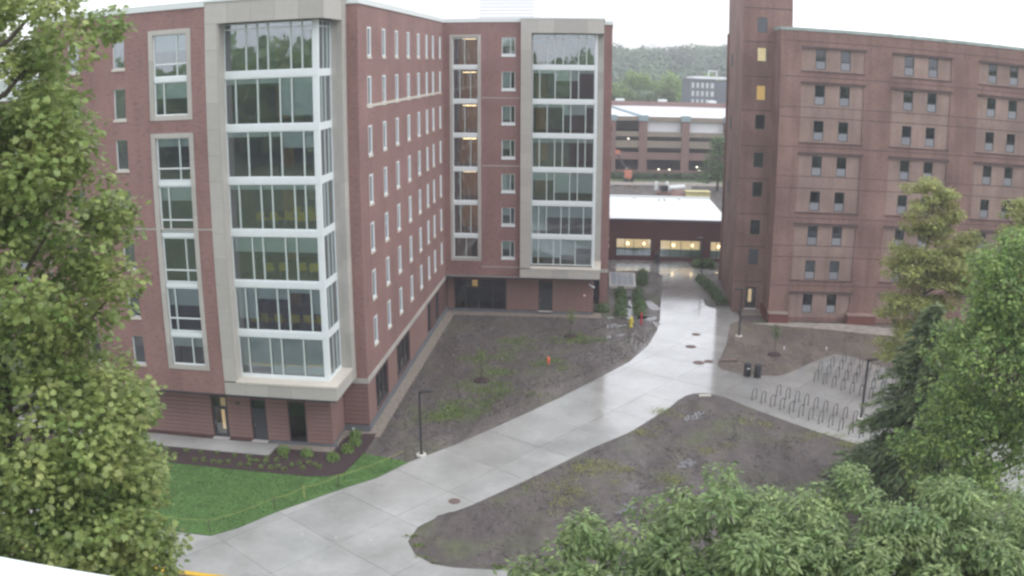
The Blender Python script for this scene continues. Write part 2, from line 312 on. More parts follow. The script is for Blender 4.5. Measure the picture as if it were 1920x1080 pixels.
# ------------------------------------------------------------------ mesh builder
class MB:
    def __init__(s): s.v = []; s.f = []; s.m = []; s.mats = []
    def mi(s, m):
        m = M[m] if isinstance(m, str) else m
        if m not in s.mats: s.mats.append(m)
        return s.mats.index(m)
    def quad(s, pts, m):
        i = len(s.v); s.v += [tuple(p) for p in pts]; s.f.append(tuple(range(i, i + len(pts)))); s.m.append(s.mi(m))
    def box(s, x0, x1, y0, y1, z0, z1, m):
        if x0 > x1: x0, x1 = x1, x0
        if y0 > y1: y0, y1 = y1, y0
        if z0 > z1: z0, z1 = z1, z0
        i = len(s.v)
        s.v += [(x0, y0, z0), (x1, y0, z0), (x1, y1, z0), (x0, y1, z0), (x0, y0, z1), (x1, y0, z1), (x1, y1, z1), (x0, y1, z1)]
        k = s.mi(m)
        for q in ((0, 3, 2, 1), (4, 5, 6, 7), (0, 1, 5, 4), (1, 2, 6, 5), (2, 3, 7, 6), (3, 0, 4, 7)):
            s.f.append(tuple(i + a for a in q)); s.m.append(k)
        return s
    def prism(s, poly, z0, z1, m):
        i = len(s.v); n = len(poly); k = s.mi(m)
        s.v += [(p[0], p[1], z0) for p in poly] + [(p[0], p[1], z1) for p in poly]
        for a in range(n):
            b = (a + 1) % n; s.f.append((i + a, i + b, i + n + b, i + n + a)); s.m.append(k)
        for t in tessellate_polygon([[Vector((p[0], p[1], 0)) for p in poly]]):
            a, b, c = t
            pa, pb, pc = poly[a], poly[b], poly[c]
            if (pb[0] - pa[0]) * (pc[1] - pa[1]) - (pb[1] - pa[1]) * (pc[0] - pa[0]) < 0: a, b, c = a, c, b
            s.f.append((i + n + a, i + n + b, i + n + c)); s.m.append(k)
            s.f.append((i + a, i + c, i + b)); s.m.append(k)
        return s
    def tube(s, pts, r, m, n=8, cap=True):
        pts = [Vector(p) for p in pts]; k = s.mi(m); rr = r if isinstance(r, (list, tuple)) else [r] * len(pts)
        rings = []; up = None
        for j, p in enumerate(pts):
            d = (pts[min(j + 1, len(pts) - 1)] - pts[max(j - 1, 0)]).normalized()
            if up is None: up = d.orthogonal().normalized()
            a = (up - d * up.dot(d))
            a = a.normalized() if a.length > 1e-6 else d.orthogonal().normalized()
            up = a; b = d.cross(a)
            base = len(s.v)
            for q in range(n):
                t = 2 * math.pi * q / n; s.v.append(tuple(p + (a * math.cos(t) + b * math.sin(t)) * rr[j]))
            rings.append(base)
        for j in range(len(rings) - 1):
            for q in range(n):
                s.f.append((rings[j] + q, rings[j] + (q + 1) % n, rings[j + 1] + (q + 1) % n, rings[j + 1] + q)); s.m.append(k)
        if cap:
            s.f.append(tuple(rings[0] + q for q in range(n))[::-1]); s.m.append(k)
            s.f.append(tuple(rings[-1] + q for q in range(n))); s.m.append(k)
        return s
    def lathe(s, prof, m, n=16, cx=0, cy=0):
        return s.tube([(cx, cy, z) for r, z in prof], [r for r, z in prof], m, n) if False else s._lathe(prof, m, n, cx, cy)
    def _lathe(s, prof, m, n, cx, cy):
        k = s.mi(m); rings = []
        for r, z in prof:
            base = len(s.v); rings.append(base)
            for q in range(n):
                t = 2 * math.pi * q / n; s.v.append((cx + r * math.cos(t), cy + r * math.sin(t), z))
        for j in range(len(rings) - 1):
            for q in range(n):
                s.f.append((rings[j] + q, rings[j] + (q + 1) % n, rings[j + 1] + (q + 1) % n, rings[j + 1] + q)); s.m.append(k)
        s.f.append(tuple(rings[0] + q for q in range(n))[::-1]); s.m.append(k)
        s.f.append(tuple(rings[-1] + q for q in range(n))); s.m.append(k)
        return s
    def mesh(s, name, smooth=False):
        me = bpy.data.meshes.new(name); me.from_pydata(s.v, [], s.f)
        for m in s.mats: me.materials.append(m)
        me.polygons.foreach_set('material_index', s.m)
        if smooth: me.polygons.foreach_set('use_smooth', [True] * len(s.f))
        me.update(); return me
def link(name, data, parent=None, loc=(0, 0, 0), rz=0.0):
    o = bpy.data.objects.new(name, data); C.objects.link(o)
    o.location = loc; o.rotation_euler = (0, 0, rz)
    if parent: o.parent = parent
    return o
def tag(o, label, cat, group=None, kind=None):
    o['label'] = label; o['category'] = cat
    if group: o['group'] = group
    if kind: o['kind'] = kind
    return o
def structure(name, me, label=None, parent=None, loc=(0, 0, 0)):
    o = link(name, me, parent, loc); o['kind'] = 'structure'
    if label: o['label'] = label
    return o
def copy_tree(o, parent=None, loc=None, rz=None):
    c = o.copy(); C.objects.link(c)
    if parent: c.parent = parent
    if loc is not None: c.location = loc
    if rz is not None: c.rotation_euler = (0, 0, rz)
    for ch in list(o.children): copy_tree(ch, c)
    return c

PHL, PHR = -0.10313, -0.08116
def rotp(ph, x, y): return (x * math.cos(ph) - y * math.sin(ph), x * math.sin(ph) + y * math.cos(ph))
def toL(x, y): return rotp(-PHL, x, y)

class Building:
    def __init__(s, name, label, cat, ph, base):
        s.base = base; s.ph = ph
        x, y = rotp(ph, *base)
        s.root = link(name, None, None, (x, y, 0), ph); tag(s.root, label, cat)
    def add(s, name, mb, smooth=False, parent=None):      # geometry in building frame
        b = s.base
        mb.v = [(x - b[0], y - b[1], z) for x, y, z in mb.v]
        return link(name, mb.mesh(name, smooth), parent or s.root)
    def face(s, axis, c): return Face(s, axis, c)
CACHE = {}
class Face:
    """A facade. Local coordinates: u along it (x), d into the building (y), z up."""
    def __init__(s, b, axis, c):
        s.b = b; s.axis = axis; s.c = c
        s.rz = {'y': 0, 'x': math.pi / 2, 'w': -math.pi / 2}[axis]
    def loc(s, u, z=0, d=0):
        bx, by = s.b.base
        if s.axis == 'y': return (u - bx, s.c + d - by, z)
        if s.axis == 'x': return (s.c - d - bx, u - by, z)
        return (s.c + d - bx, -u - by, z)
    def put(s, name, me, u=0, z=0, d=0, parent=None):
        if parent: return link(name, me, parent)
        return link(name, me, s.b.root, s.loc(u, z, d), s.rz)
    def wall(s, name, u0, u1, z0, z1, holes, m, depth=.25, rm=None, d=0):
        mb = MB(); wall_quads(mb, u0, u1, z0, z1, holes, m, depth, rm); 
        return s.put(name, mb.mesh(name), 0, 0, d)
def wall_quads(mb, u0, u1, z0, z1, holes, m, depth, rm=None):
    zs = sorted({z0, z1} | {h[2] for h in holes} | {h[3] for h in holes})
    zs = [z for z in zs if z0 <= z <= z1]
    for a, b in zip(zs, zs[1:]):
        mid = (a + b) / 2; cur = u0
        for h in sorted([h for h in holes if h[2] < mid < h[3]]):
            if h[0] > cur: mb.quad([(cur, 0, a), (h[0], 0, a), (h[0], 0, b), (cur, 0, b)], m)
            cur = max(cur, h[1])
        if cur < u1: mb.quad([(cur, 0, a), (u1, 0, a), (u1, 0, b), (cur, 0, b)], m)
    r = rm or m
    for h in holes:
        a, b, c, e = h
        mb.quad([(a, 0, c), (a, 0, e), (a, depth, e), (a, depth, c)], r)
        mb.quad([(b, 0, e), (b, 0, c), (b, depth, c), (b, depth, e)], r)
        mb.quad([(a, 0, e), (b, 0, e), (b, depth, e), (a, depth, e)], r)
        mb.quad([(a, depth, c), (b, depth, c), (b, 0, c), (a, 0, c)], r)

def boxmesh(key, x0, x1, y0, y1, z0, z1, m):
    k = ('box', key, round(x0, 3), round(x1, 3), round(y0, 3), round(y1, 3), round(z0, 3), round(z1, 3), m)
    if k not in CACHE: CACHE[k] = MB().box(x0, x1, y0, y1, z0, z1, m).mesh(key)
    return CACHE[k]
def window(F, u0, u1, z0, z1, mull=(), trans=(), d=.18, fw=.07, fm='white', gm='glass', blinds=(), bm='blind', mw=.085, name='window', header=False):
    """frame + mullions as the part, each pane (and blind) a sub-part. mull absolute u; trans absolute z; blinds (u0,u1,zbottom)."""
    W, H = u1 - u0, z1 - z0
    ml = [round(x - u0, 3) for x in mull]; tr = [round(z - z0, 3) for z in trans]
    k = ('win', round(W, 3), round(H, 3), tuple(ml), tuple(tr), d, fw, fm, mw)
    if k not in CACHE:
        mb = MB(); a, b = d - .06, d + .08
        mb.box(0, fw, a, b, 0, H, fm); mb.box(W - fw, W, a, b, 0, H, fm)
        mb.box(fw, W - fw, a, b, 0, fw, fm); mb.box(fw, W - fw, a, b, H - fw, H, fm)
        for x in ml: mb.box(x - mw / 2, x + mw / 2, a + .004, b - .004, fw, H - fw, 'mullion' if fm == 'white' else fm)
        for z in tr:
            e = [fw] + [q for x in sorted(ml) for q in (x - mw / 2, x + mw / 2)] + [W - fw]
            for q in range(0, len(e), 2): mb.box(e[q], e[q + 1], a + .008, b - .008, z - mw / 2, z + mw / 2, fm)
        CACHE[k] = mb.mesh(name)
    wo = F.put(name, CACHE[k], u0, z0)
    e = [fw] + [q for x in sorted(ml) for q in (x - mw / 2, x + mw / 2)] + [W - fw]
    zz = [fw] + [q for z in sorted(tr) for q in (z - mw / 2, z + mw / 2)] + [H - fw]
    for q in range(0, len(e), 2):
        for r in range(0, len(zz), 2):
            link('pane', boxmesh('pane', e[q], e[q + 1], d, d + .012, zz[r], zz[r + 1], gm), wo)
    if header:
        for q in range(0, len(e), 2): link('rolled_blind', boxmesh('rolled_blind', e[q] + .01, e[q + 1] - .01, d + .10, d + .13, H - fw - .30, H - fw, bm), wo)
    for (a, b, zb) in blinds:
        link('blind', boxmesh('blind', a - u0, b - u0, d + .14, d + .155, zb - z0, H - fw, bm), wo)
    return wo

# ------------------------------------------------------------------ ground, soil, roads (setting)
g = MB(); g.quad([(-3000, -1500, -.06), (3000, -1500, -.06), (3000, 3500, -.06), (-3000, 3500, -.06)], 'fargrass')
structure('ground', g.mesh('ground'))
def poly_sheet(name, poly, z0, z1, m, kind='structure', label=None):
    mb = MB(); mb.prism(poly, z0, z1, m); return structure(name, mb.mesh(name), label)
def soft_sheet(name, poly, z, m, amp=.06, step=1.2):
    """a soil sheet with real low relief, sunk to z at its rim"""
    bm = bmesh.new(); P = [Vector((p[0], p[1], 0)) for p in poly]
    vs = [bm.verts.new(p) for p in P]
    for t in tessellate_polygon([P]):
        try: bm.faces.new([vs[i] for i in t])
        except ValueError: pass
    x0, x1 = min(p.x for p in P), max(p.x for p in P); y0, y1 = min(p.y for p in P), max(p.y for p in P)
    for ax, a, b in ((0, x0, x1), (1, y0, y1)):
        t = a + step
        while t < b:
            no = (1, 0, 0) if ax == 0 else (0, 1, 0); co = (t, 0, 0) if ax == 0 else (0, t, 0)
            bmesh.ops.bisect_plane(bm, geom=bm.verts[:] + bm.edges[:] + bm.faces[:], plane_co=co, plane_no=no); t += step
    bm.verts.ensure_lookup_table()
    for v in bm.verts:
        e = 0 if v.is_boundary else 1
        v.co.z = z + e * amp * (.5 + .5 * math.sin(v.co.x * .9 + 1.3 * math.sin(v.co.y * .5)) * math.cos(v.co.y * .7 + math.sin(v.co.x * .6)) + random.uniform(-.25, .25))
    bmesh.ops.recalc_face_normals(bm, faces=bm.faces[:])
    for f in bm.faces:
        if f.normal.z < 0: f.normal_flip()
        f.smooth = True
    me = bpy.data.meshes.new(name); bm.to_mesh(me); bm.free(); me.materials.append(M[m]); return structure(name, me)
soft_sheet('soil_field', [(-44, 30), (60, 24), (60, 112), (45, 125), (-6, 125), (-6, 90), (-44, 90)], -.045, 'soil', .06, 1.1)
soft_sheet('silt_edge', [(-6.4, 53.45), (-3.4, 56.6), (1.7, 62.65), (6.6, 68.9), (9.9, 73.5), (8.9, 73.6), (5.9, 70.2), (2.4, 66.6), (-.6, 62.4), (-3.2, 59.3), (-5.6, 57.0), (-7.0, 54.4)], -.005, 'silt', .03, .7)
def puddle(cx, cy, rx, ry, z, rot=0):
    pts = []
    for k in range(18):
        a = 2 * math.pi * k / 18; q = 1 + .25 * math.sin(3 * a + cx) + .12 * math.sin(5 * a + cy)
        x, y = rx * q * math.cos(a), ry * q * math.sin(a); pts.append((cx + x * math.cos(rot) - y * math.sin(rot), cy + x * math.sin(rot) + y * math.cos(rot)))
    mb = MB(); mb.prism(pts, -.05, z, 'water'); structure('puddle', mb.mesh('puddle'))
for a in ((12.0, 87.2, 2.2, .5, .005, .1), (13.6, 87.0, .9, 1.3, .005, .3), (14.2, 84.5, .35, 1.6, .01, .2), (12.0, 89.6, .5, 2.2, .0, 0), (9.6, 84.2, 1.6, .5, -.005, .4), (9.2, 80.6, 1.8, .35, -.005, .6), (12.3, 93.5, .5, 2.5, .0, 0), (14.7, 92.0, .5, 3.0, .005, .1), (-1.5, 64.2, .9, .3, -.01, .7)): puddle(*a)
poly_sheet('road', [(-60, 14), (60, 6), (60, 31.6), (-60, 42.2)], -.058, -.03, 'asphalt')

PAVE = [(-45, 41.3), (45, 33.3), (45, 36.5), (.86, 40.01), (-.48, 40.16), (-2.95, 40.35), (-4.15, 40.71), (-5.08, 41.65), (-5.58, 43), (-5.19, 44.63), (-4.19, 45.81), (-2.41, 47.24), (1.41, 51.17), (5.38, 55.51), (8.31, 58.21), (11.78, 62.72), (12.7, 64.2), (13.45, 65.13), (14.14, 65.58), (14.84, 65.67), (15.41, 65.53), (16.42, 64.68), (18.14, 62.13), (21.48, 57.7), (23.91, 55.09), (30, 48.3), (33, 45), (45, 52), (33, 70.12), (30.54, 74.09), (29.5, 74.9), (29.06, 74.93), (26.38, 72.87), (23.71, 70.45), (22.52, 69.56), (21.7, 69.39), (19.5, 69.88), (18.14, 70.67), (17.55, 71.44), (17.64, 72.83), (18.27, 74.41), (19.68, 78.23), (20.74, 81.92), (21.55, 84.7), (22.46, 85.74), (23.1, 86.3), (23.2, 89.3), (22.9, 90.98), (21, 90.77), (20.51, 91.83), (21.25, 98.25), (22.03, 104.72), (22.6, 106.5), (25.2, 106.5), (25.2, 108.2), (22.6, 109.6), (22.4, 113.35), (12.4, 114.2), (11.8, 107.5), (15.5, 107.9), (17.4, 107.2), (18.01, 105.4), (16.9, 99), (16.14, 94.69), (14.71, 86.37), (13.88, 82.7), (12.33, 78.03), (10.05, 73.41), (6.43, 68.52), (1.59, 62.34), (-3.56, 56.28), (-6.6, 53.17), (-8.31, 50.79), (-10.45, 48.94), (-13.66, 45.77), (-15.36, 43.69), (-16.67, 42.62), (-20, 42.9), (-45, 46)]
def pavement():
    base = MB(); base.prism(PAVE, -.05, .022, 'joint'); pv = structure('pavement', base.mesh('pavement'))
    bm = bmesh.new(); P = [Vector((p[0], p[1], 0)) for p in PAVE]
    for t in tessellate_polygon([P]): bm.faces.new([bm.verts.new(P[i]) for i in t])
    nA = Vector((.65, .76, 0)).normalized(); nB = Vector((.76, -.65, 0)).normalized()
    o0 = Vector((-10.12, 48.75, 0)); sA, sB = 4.35, 4.6
    def cut(n, o, s, lo, hi):
        for k in range(lo, hi):
            bmesh.ops.bisect_plane(bm, geom=bm.verts[:] + bm.edges[:] + bm.faces[:], plane_co=o + n * (k * s), plane_no=n, dist=1e-5)
    cut(nA, o0, sA, -9, 20); cut(nB, o0, sB, -14, 16)
    cells = {}
    for f in bm.faces:
        c = f.calc_center_median() - o0
        cells.setdefault((math.floor(c.dot(nA) / sA), math.floor(c.dot(nB) / sB)), []).append([v.co.copy() for v in f.verts])
    bm.free()
    for key, tris in cells.items():
        ar = sum(((t[1] - t[0]).cross(t[2] - t[0])).length / 2 for t in tris)
        if ar < .15: continue
        b = bmesh.new()
        for t in tris: b.faces.new([b.verts.new(v) for v in t])
        bmesh.ops.remove_doubles(b, verts=b.verts[:], dist=1e-3)
        bmesh.ops.dissolve_limit(b, angle_limit=.01, verts=b.verts[:], edges=b.edges[:])
        fs = b.faces[:]
        bmesh.ops.inset_region(b, faces=fs, thickness=.011, depth=0, use_boundary=True, use_even_offset=True)
        for f in b.faces[:]:
            if f not in fs: b.faces.remove(f)
        for v in list(b.verts):
            if not v.link_faces: b.verts.remove(v)
        r = bmesh.ops.extrude_face_region(b, geom=b.faces[:])
        zt = .045 + random.uniform(-.004, .004)
        for v in r['geom']:
            if isinstance(v, bmesh.types.BMVert): v.co.z = zt
        bmesh.ops.recalc_face_normals(b, faces=b.faces[:])
        me = bpy.data.meshes.new('concrete_slab'); b.to_mesh(me); b.free(); me.materials.append(M['concrete'])
        link('concrete_slab', me, pv)
pavement()
# kerb and its yellow paint
kb = MB()
for i in range(20):
    x0 = -45 + i * 4.5; f = lambda x: 41.3 - (x + 45) * 8 / 90
    x1 = x0 + 4.46
    kb.prism([(x0, f(x0) - .32), (x1, f(x1) - .32), (x1, f(x1) - .01), (x0, f(x0) - .01)], -.06, .055, 'concrete' if x0 > -9.5 or x0 < -40 else 'curb_yellow')
structure('kerb', kb.mesh('kerb'))
# tri soil (between the two paths)
soft_sheet('soil_triangle', [(45, 36.5), (45, 52), (33, 45), (30, 48.3), (23.91, 55.09), (21.48, 57.7), (18.14, 62.13), (16.42, 64.68), (15.41, 65.53), (14.84, 65.67), (14.14, 65.58), (13.45, 65.13), (12.7, 64.2), (11.78, 62.72), (8.31, 58.21), (5.38, 55.51), (1.41, 51.17), (-2.41, 47.24), (-4.19, 45.81), (-5.19, 44.63), (-5.58, 43), (-5.08, 41.65), (-4.15, 40.71), (-2.95, 40.35), (-.48, 40.16), (.86, 40.01)], .01, 'soil', .13, .7)
for a in ((6.5, 47.0, 1.6, .6, .045, .5), (11.0, 52.5, 1.5, .4, .05, .8), (13.4, 61.0, 1.3, .5, .045, .9), (2.0, 44.4, 1.3, .4, .05, .5)): puddle(*a)
soft_sheet('brown_soil_patch', [(22.46, 85.74), (21.55, 84.7), (20.74, 81.92), (19.68, 78.23), (18.27, 74.41), (17.64, 72.83), (17.55, 71.44), (18.14, 70.67), (19.5, 69.88), (21.7, 69.39), (22.52, 69.56), (23.71, 70.45), (26.38, 72.87), (29.06, 74.93), (30.54, 74.09), (33, 70.12), (45, 52), (60, 60), (60, 83), (26.5, 85.2)], .012, 'soil_dry', .1, 1.0)
# pale strip of washed-out silt along the old hall
poly_sheet('silt_strip', [(23.9, 84.6), (27.5, 83.6), (31.6, 82.2), (36.5, 80.2), (52, 78.2), (52, 81.5), (37.8, 82.6), (34, 84.3), (27, 85.0)], .05, .125, 'track')
# lawn, mulch bed, patio
EDGE = [(-6.61, 53.15), (-8.34, 50.85), (-10.47, 49.0), (-13.69, 45.84), (-15.39, 43.77), (-16.7, 42.72), (-20, 43.0), (-45, 46.1)]
poly_sheet('lawn', [(-9.73, 54.36), (-8.2, 53.8)] [::-1] + [(-9.73, 54.36), (-10.16, 52.55), (-10.55, 51.26), (-11.45, 50.74), (-12.73, 50.65), (-15.36, 50.98), (-21.22, 51.68), (-45, 54.3)][1:] + EDGE[::-1] if False else [(-8.2, 53.8), (-9.73, 54.36), (-10.16, 52.55), (-10.55, 51.26), (-11.45, 50.74), (-12.73, 50.65), (-15.36, 50.98), (-21.22, 51.68), (-45, 54.3)] + EDGE[::-1], -.04, .05, 'lawn')
poly_sheet('mulch_bed', [(-9.36, 57.63), (-11.1, 57.5), (-11.5, 56.6), (-11.87, 54.3), (-15.75, 54.85), (-16.0, 53.51), (-22.94, 54.27), (-45, 56.7), (-45, 54.32), (-21.22, 51.70), (-15.36, 51.0), (-12.73, 50.67), (-11.45, 50.76), (-10.55, 51.28), (-10.18, 52.57), (-9.75, 54.36)], -.04, .075, 'mulch')
poly_sheet('patio', [(-45, 58.8), (-45, 56.7), (-22.94, 54.27), (-16.0, 53.51), (-15.75, 55.3), (-23.99, 56.2)], -.04, .13, 'concrete')
poly_sheet('wall_edging', [rotp(PHL, *p) for p in [(-23.6, 52.9), (-16.75, 52.9), (-16.75, 55.85), (-14.9, 55.85), (-14.9, 87.1), (-.1, 87.35), (-.1, 88.9), (-1.1, 89.2), (-1.1, 88.4), (-15.9, 88.4), (-15.9, 56.8), (-17.7, 56.8), (-17.7, 53.7), (-23.6, 53.7)]], -.04, .06, 'gravel')
poly_sheet('far_soil_field', [(6, 125), (75, 117), (85, 186), (0, 188)], -.055, -.02, 'farsoil')
poly_sheet('far_walk', [(-10, 188), (80, 187), (80, 192.5), (-10, 193)], -.055, .0, 'track')
poly_sheet('far_side_walk', [(35, 186.9), (37.5, 186.9), (33, 166), (29, 150), (27, 150), (30, 166)], -.03, .015, 'track')

# ------------------------------------------------------------------ NEW HALL (left building)
TOP = 29.2
B = Building('residence_hall', 'large new red brick residence hall with pale stone window bays', 'building', PHL, (-15.76, 56.7))
BZ = [24.60, 21.29, 17.98, 14.67, 11.36, 8.05]
S = B.face('y', 52.05)
holesS = [(-28.31, -25.29, 22.0, 27.71), (-28.34, -25.29, 5.65, 21.18)]
sm_top = [27.42 - 3.27 * i for i in range(7)]
for uu in (-31.04, -34.6):
    for zt in sm_top: holesS.append((uu, uu + .90, zt - 1.97, zt))
S.wall('south_wall', -37.1, -24.3, 4.07, 28.95, holesS, 'brick', .25)
# stone surrounds of the two tall windows, in panel pieces
def surround(F, u0, u1, z0, z1, w_=.30, m='stone', d0=-.05, d1=.22):
    for z_a, z_b in zip(np.linspace(z0, z1, max(2, int((z1 - z0) / 1.6) + 1)), np.linspace(z0, z1, max(2, int((z1 - z0) / 1.6) + 1))[1:]):
        for a, b in ((u0, u0 + w_), (u1 - w_, u1)):
            F.put('stone_panel', boxmesh('stone_panel', 0, b - a, d0, d1, .004, z_b - z_a - .008, m), a, z_a)
    for a, b in ((z0 - .0, z0 + w_), (z1 - w_, z1)):
        F.put('stone_panel', boxmesh('stone_panel', 0, u1 - u0 - 2 * w_ - .01, d0 + .003, d1, 0, b - a, m), u0 + w_ + .005, a)
surround(S, -28.31, -25.29, 22.0, 27.71); surround(S, -28.34, -25.29, 5.65, 21.18)
def band(F, u0, u1, zc, h=.36, d0=-.02, d1=.3, name='floor_band'):
    F.put(name, boxmesh(name, 0, u1 - u0, d0, d1, 0, h, 'white'), u0, zc - h / 2)
tw = [(24.72, 27.41, [-26.33], [25.54], 26.35, 'glass_top'), (22.3, 24.42, [-27.33], [], 23.35, 'glass'), (18.15, 20.88, [-26.36], [18.93], 20.3, 'glass'), (14.86, 17.80, [-27.32], [15.63], 16.85, 'glass'), (11.55, 14.49, [-26.33], [12.35], 14.38, 'glass'), (8.24, 11.18, [-27.41], [9.12], 9.95, 'glass'), (5.95, 7.87, [-26.45], [], 7.15, 'glass')]
for z0, z1, ml, tr, bb, gm in tw:
    window(S, -28.0, -25.6, z0, z1, ml, tr, blinds=[(-27.95, ml[0] - .03, bb), (ml[0] + .03, -25.65, bb)], gm=gm)
for zc in (24.57, 17.98, 14.67, 11.36, 8.05): band(S, -28.0, -25.6, zc, .30, .06, .3)
S.put('stone_course', boxmesh('stone_course', 0, 12.6, -.02, .1, 0, .09, 'stone'), -36.9, 15.0)
def small_window(F, u, zt, w_=.90, h=1.97, gm='glass', blind=None, d=.16, fw=.05, bm='blind'):
    window(F, u, u + w_, zt - h, zt, d=d, fw=fw, gm=gm, blinds=[(u + .04, u + w_ - .04, blind)] if blind else (), bm=bm)
    F.put('sill', boxmesh('sill', -.06, w_ + .06, -.07, .14, -.16, -.002, 'stone_sill'), u, zt - h)
for uu in (-31.04, -34.6):
    for i, zt in enumerate(sm_top): small_window(S, uu, zt, gm='glass_top' if i == 0 else 'glass', blind=zt - (1.6, 1.9, 1.9, 1.9, 1.9, 1.9, .8)[i], bm='taupe')
# --- stone frame of the corner bay
def stone_grid(F, u0, u1, z0, z1, pw, ph_, d0=-.03, d1=.35):
    nu = max(1, round((u1 - u0) / pw)); nz = max(1, round((z1 - z0) / ph_))
    for i in range(nu):
        for j in range(nz):
            a = u0 + (u1 - u0) * i / nu; zz = z0 + (z1 - z0) * j / nz
            F.put('stone_panel', boxmesh('stone_panel', .006, (u1 - u0) / nu - .006, d0, d1, .006, (z1 - z0) / nz - .006, 'stone'), a, zz)
stone_grid(S, -24.3, -23.47, 5.0, 27.85, .83, 1.655)
stone_grid(S, -24.3, -16.55, 27.85, 29.2, 1.5, 1.35)
stone_grid(S, -24.3, -16.55, 4.07, 4.90, 1.5, .85)
backing = MB(); backing.box(-24.28, -23.49, 52.42, 57, 4.1, 28.9, 'soffit'); backing.box(-23.49, -16.9, 52.42, 57, 28.0, 28.9, 'soffit')
backing.box(-23.49, -16.9, 52.42, 57, 4.1, 4.85, 'soffit'); B.add('bay_backing', backing)
E2 = B.face('x', -16.55)
stone_grid(E2, 55.78, 56.70, 4.07, 29.2, .92, 1.655)
stone_grid(E2, 52.09, 55.78, 27.85, 29.2, 1.5, 1.35, -.01)
stone_grid(E2, 52.09, 55.78, 4.07, 4.90, 1.5, .85, -.01)
jm = MB(); jm.box(-17.28, -16.56, 55.80, 56.66, 4.2, 28.9, 'stone'); jm.box(-23.47, -23.42, 52.1, 53.3, 5.0, 27.85, 'stone'); B.add('stone_jamb', jm)
sl = MB(); sl.box(-23.47, -16.50, 51.98, 53.2, 4.90, 5.03, 'stone_sill'); sl.box(-17.3, -16.50, 53.2, 55.78, 4.90, 5.03, 'stone_sill'); B.add('bay_ledge', sl)
SB = B.face('y', 53.04)
rows = [(24.80, 27.81), (21.49, 24.40), (18.18, 21.09), (14.87, 17.78), (11.56, 14.47), (8.25, 11.16), (5.20, 7.85)]
mulS = [[-21.94, -21.19, -20.48, -18.98, -18.25], [-22.70, -21.22, -19.74, -18.97], [-21.96, -20.48, -19.74, -18.27], [-22.73, -21.23, -20.47, -18.98, -18.27], [-22.01, -21.27, -19.75, -19.00], [-22.71, -21.99, -20.51, -19.74, -18.22], [-22.75, -21.23, -20.44, -18.92]]
A_, Z_ = -23.38, -17.6
blS = [[], [(-19.7, Z_, 22.0)], [(-19.7, Z_, 20.0)], [(A_, Z_, 17.45)], [(A_, Z_, 13.42)], [(A_, -22.02, 9.0), (-21.97, -19.0, 10.35), (-19.0, Z_, 9.45)], [(A_, -21.25, 5.75), (-21.2, Z_, 5.32)]]
for r, ((z0, z1), ml, bl) in enumerate(zip(rows, mulS, blS)):
    bl2 = []
    e = [A_] + ml + [Z_]
    for a, b, zb in bl:
        for p, q in zip(e, e[1:]):
            if p >= a - .06 and q <= b + .06: bl2.append((p + .05, q - .05, zb))
    window(SB, A_ - .07, Z_ + .05, z0, z1, ml, [27.45] if r == 0 else [], d=.06, blinds=bl2, gm='glass_top' if r == 0 else 'glass', mw=.09, header=r > 0)
for zc in BZ:
    band(SB, -23.45, -17.26, zc, .40, -.06, .2)
EB = B.face('x', -17.27)
for zc in BZ: band(EB, 53.25, 55.82, zc, .40, .001, .16)
band(SB, -23.45, -17.26, 5.10, .2, -.03, .2, 'window_base'); band(EB, 53.25, 55.82, 5.10, .2, .002, .16, 'window_base')
cp = MB(); cp.box(-17.56, -17.24, 53.0, 53.3, 5.0, 27.84, 'white'); B.add('corner_post', cp)
mulE = [[54.3, 55.1], [53.9, 54.6], [54.3, 55.1], [53.9, 54.6], [54.3, 55.1], [53.9, 54.6], [54.3, 55.1]]
for r, ((z0, z1), ml) in enumerate(zip(rows, mulE)):
    window(EB, 53.32, 55.80, z0, z1, ml, [27.45] if r == 0 else [], d=.06, mw=.045, fw=.03, blinds=[(53.4, 55.7, z0 + (z1 - z0) * (.9, .8, .9, .9, .55, .35, .12)[r])] if r > 3 else ())
# --- notch and east wall
N2 = B.face('y', 56.70)
N2.wall('corner_wall', -16.9, -15.76, 3.98, 28.95, [], 'brick')
EF = B.face('x', -15.76)
EY = [59.02, 63.10, 67.07, 71.17, 75.12, 78.72, 81.67, 85.15]
eh = []
for i in range(7):
    zb = 25.53 - 3.31 * i
    for y in EY: eh.append((y, y + (.95 if y < 78 else .8), zb, zb + 2.0))
EF.wall('east_wall', 56.70, 87.44, 3.98, 28.95, eh, 'brick', .2)
for i in range(7):
    zb = 25.53 - 3.31 * i
    for y in EY: small_window(EF, y, zb + 2.0, .95 if y < 78 else .8, 2.0, 'glass_top', blind=zb + random.choice([.1, .1, .3]), d=.045, fw=.12)
EF.put('stone_course', boxmesh('stone_course', 0, 27.2, -.05, .05, 0, .2, 'stone_sill'), 58.7, 22.12)
for a in np.arange(56.7, 87.3, 1.53):
    EF.put('stone_course', boxmesh('stone_course', .005, min(1.525, 87.42 - a), -.06, .25, 0, .37, 'stone'), float(a), 3.605)
N2.put('stone_course', boxmesh('stone_course', 0, 1.70, -.06, .25, 0, .37, 'stone'), -17.53, 3.602)
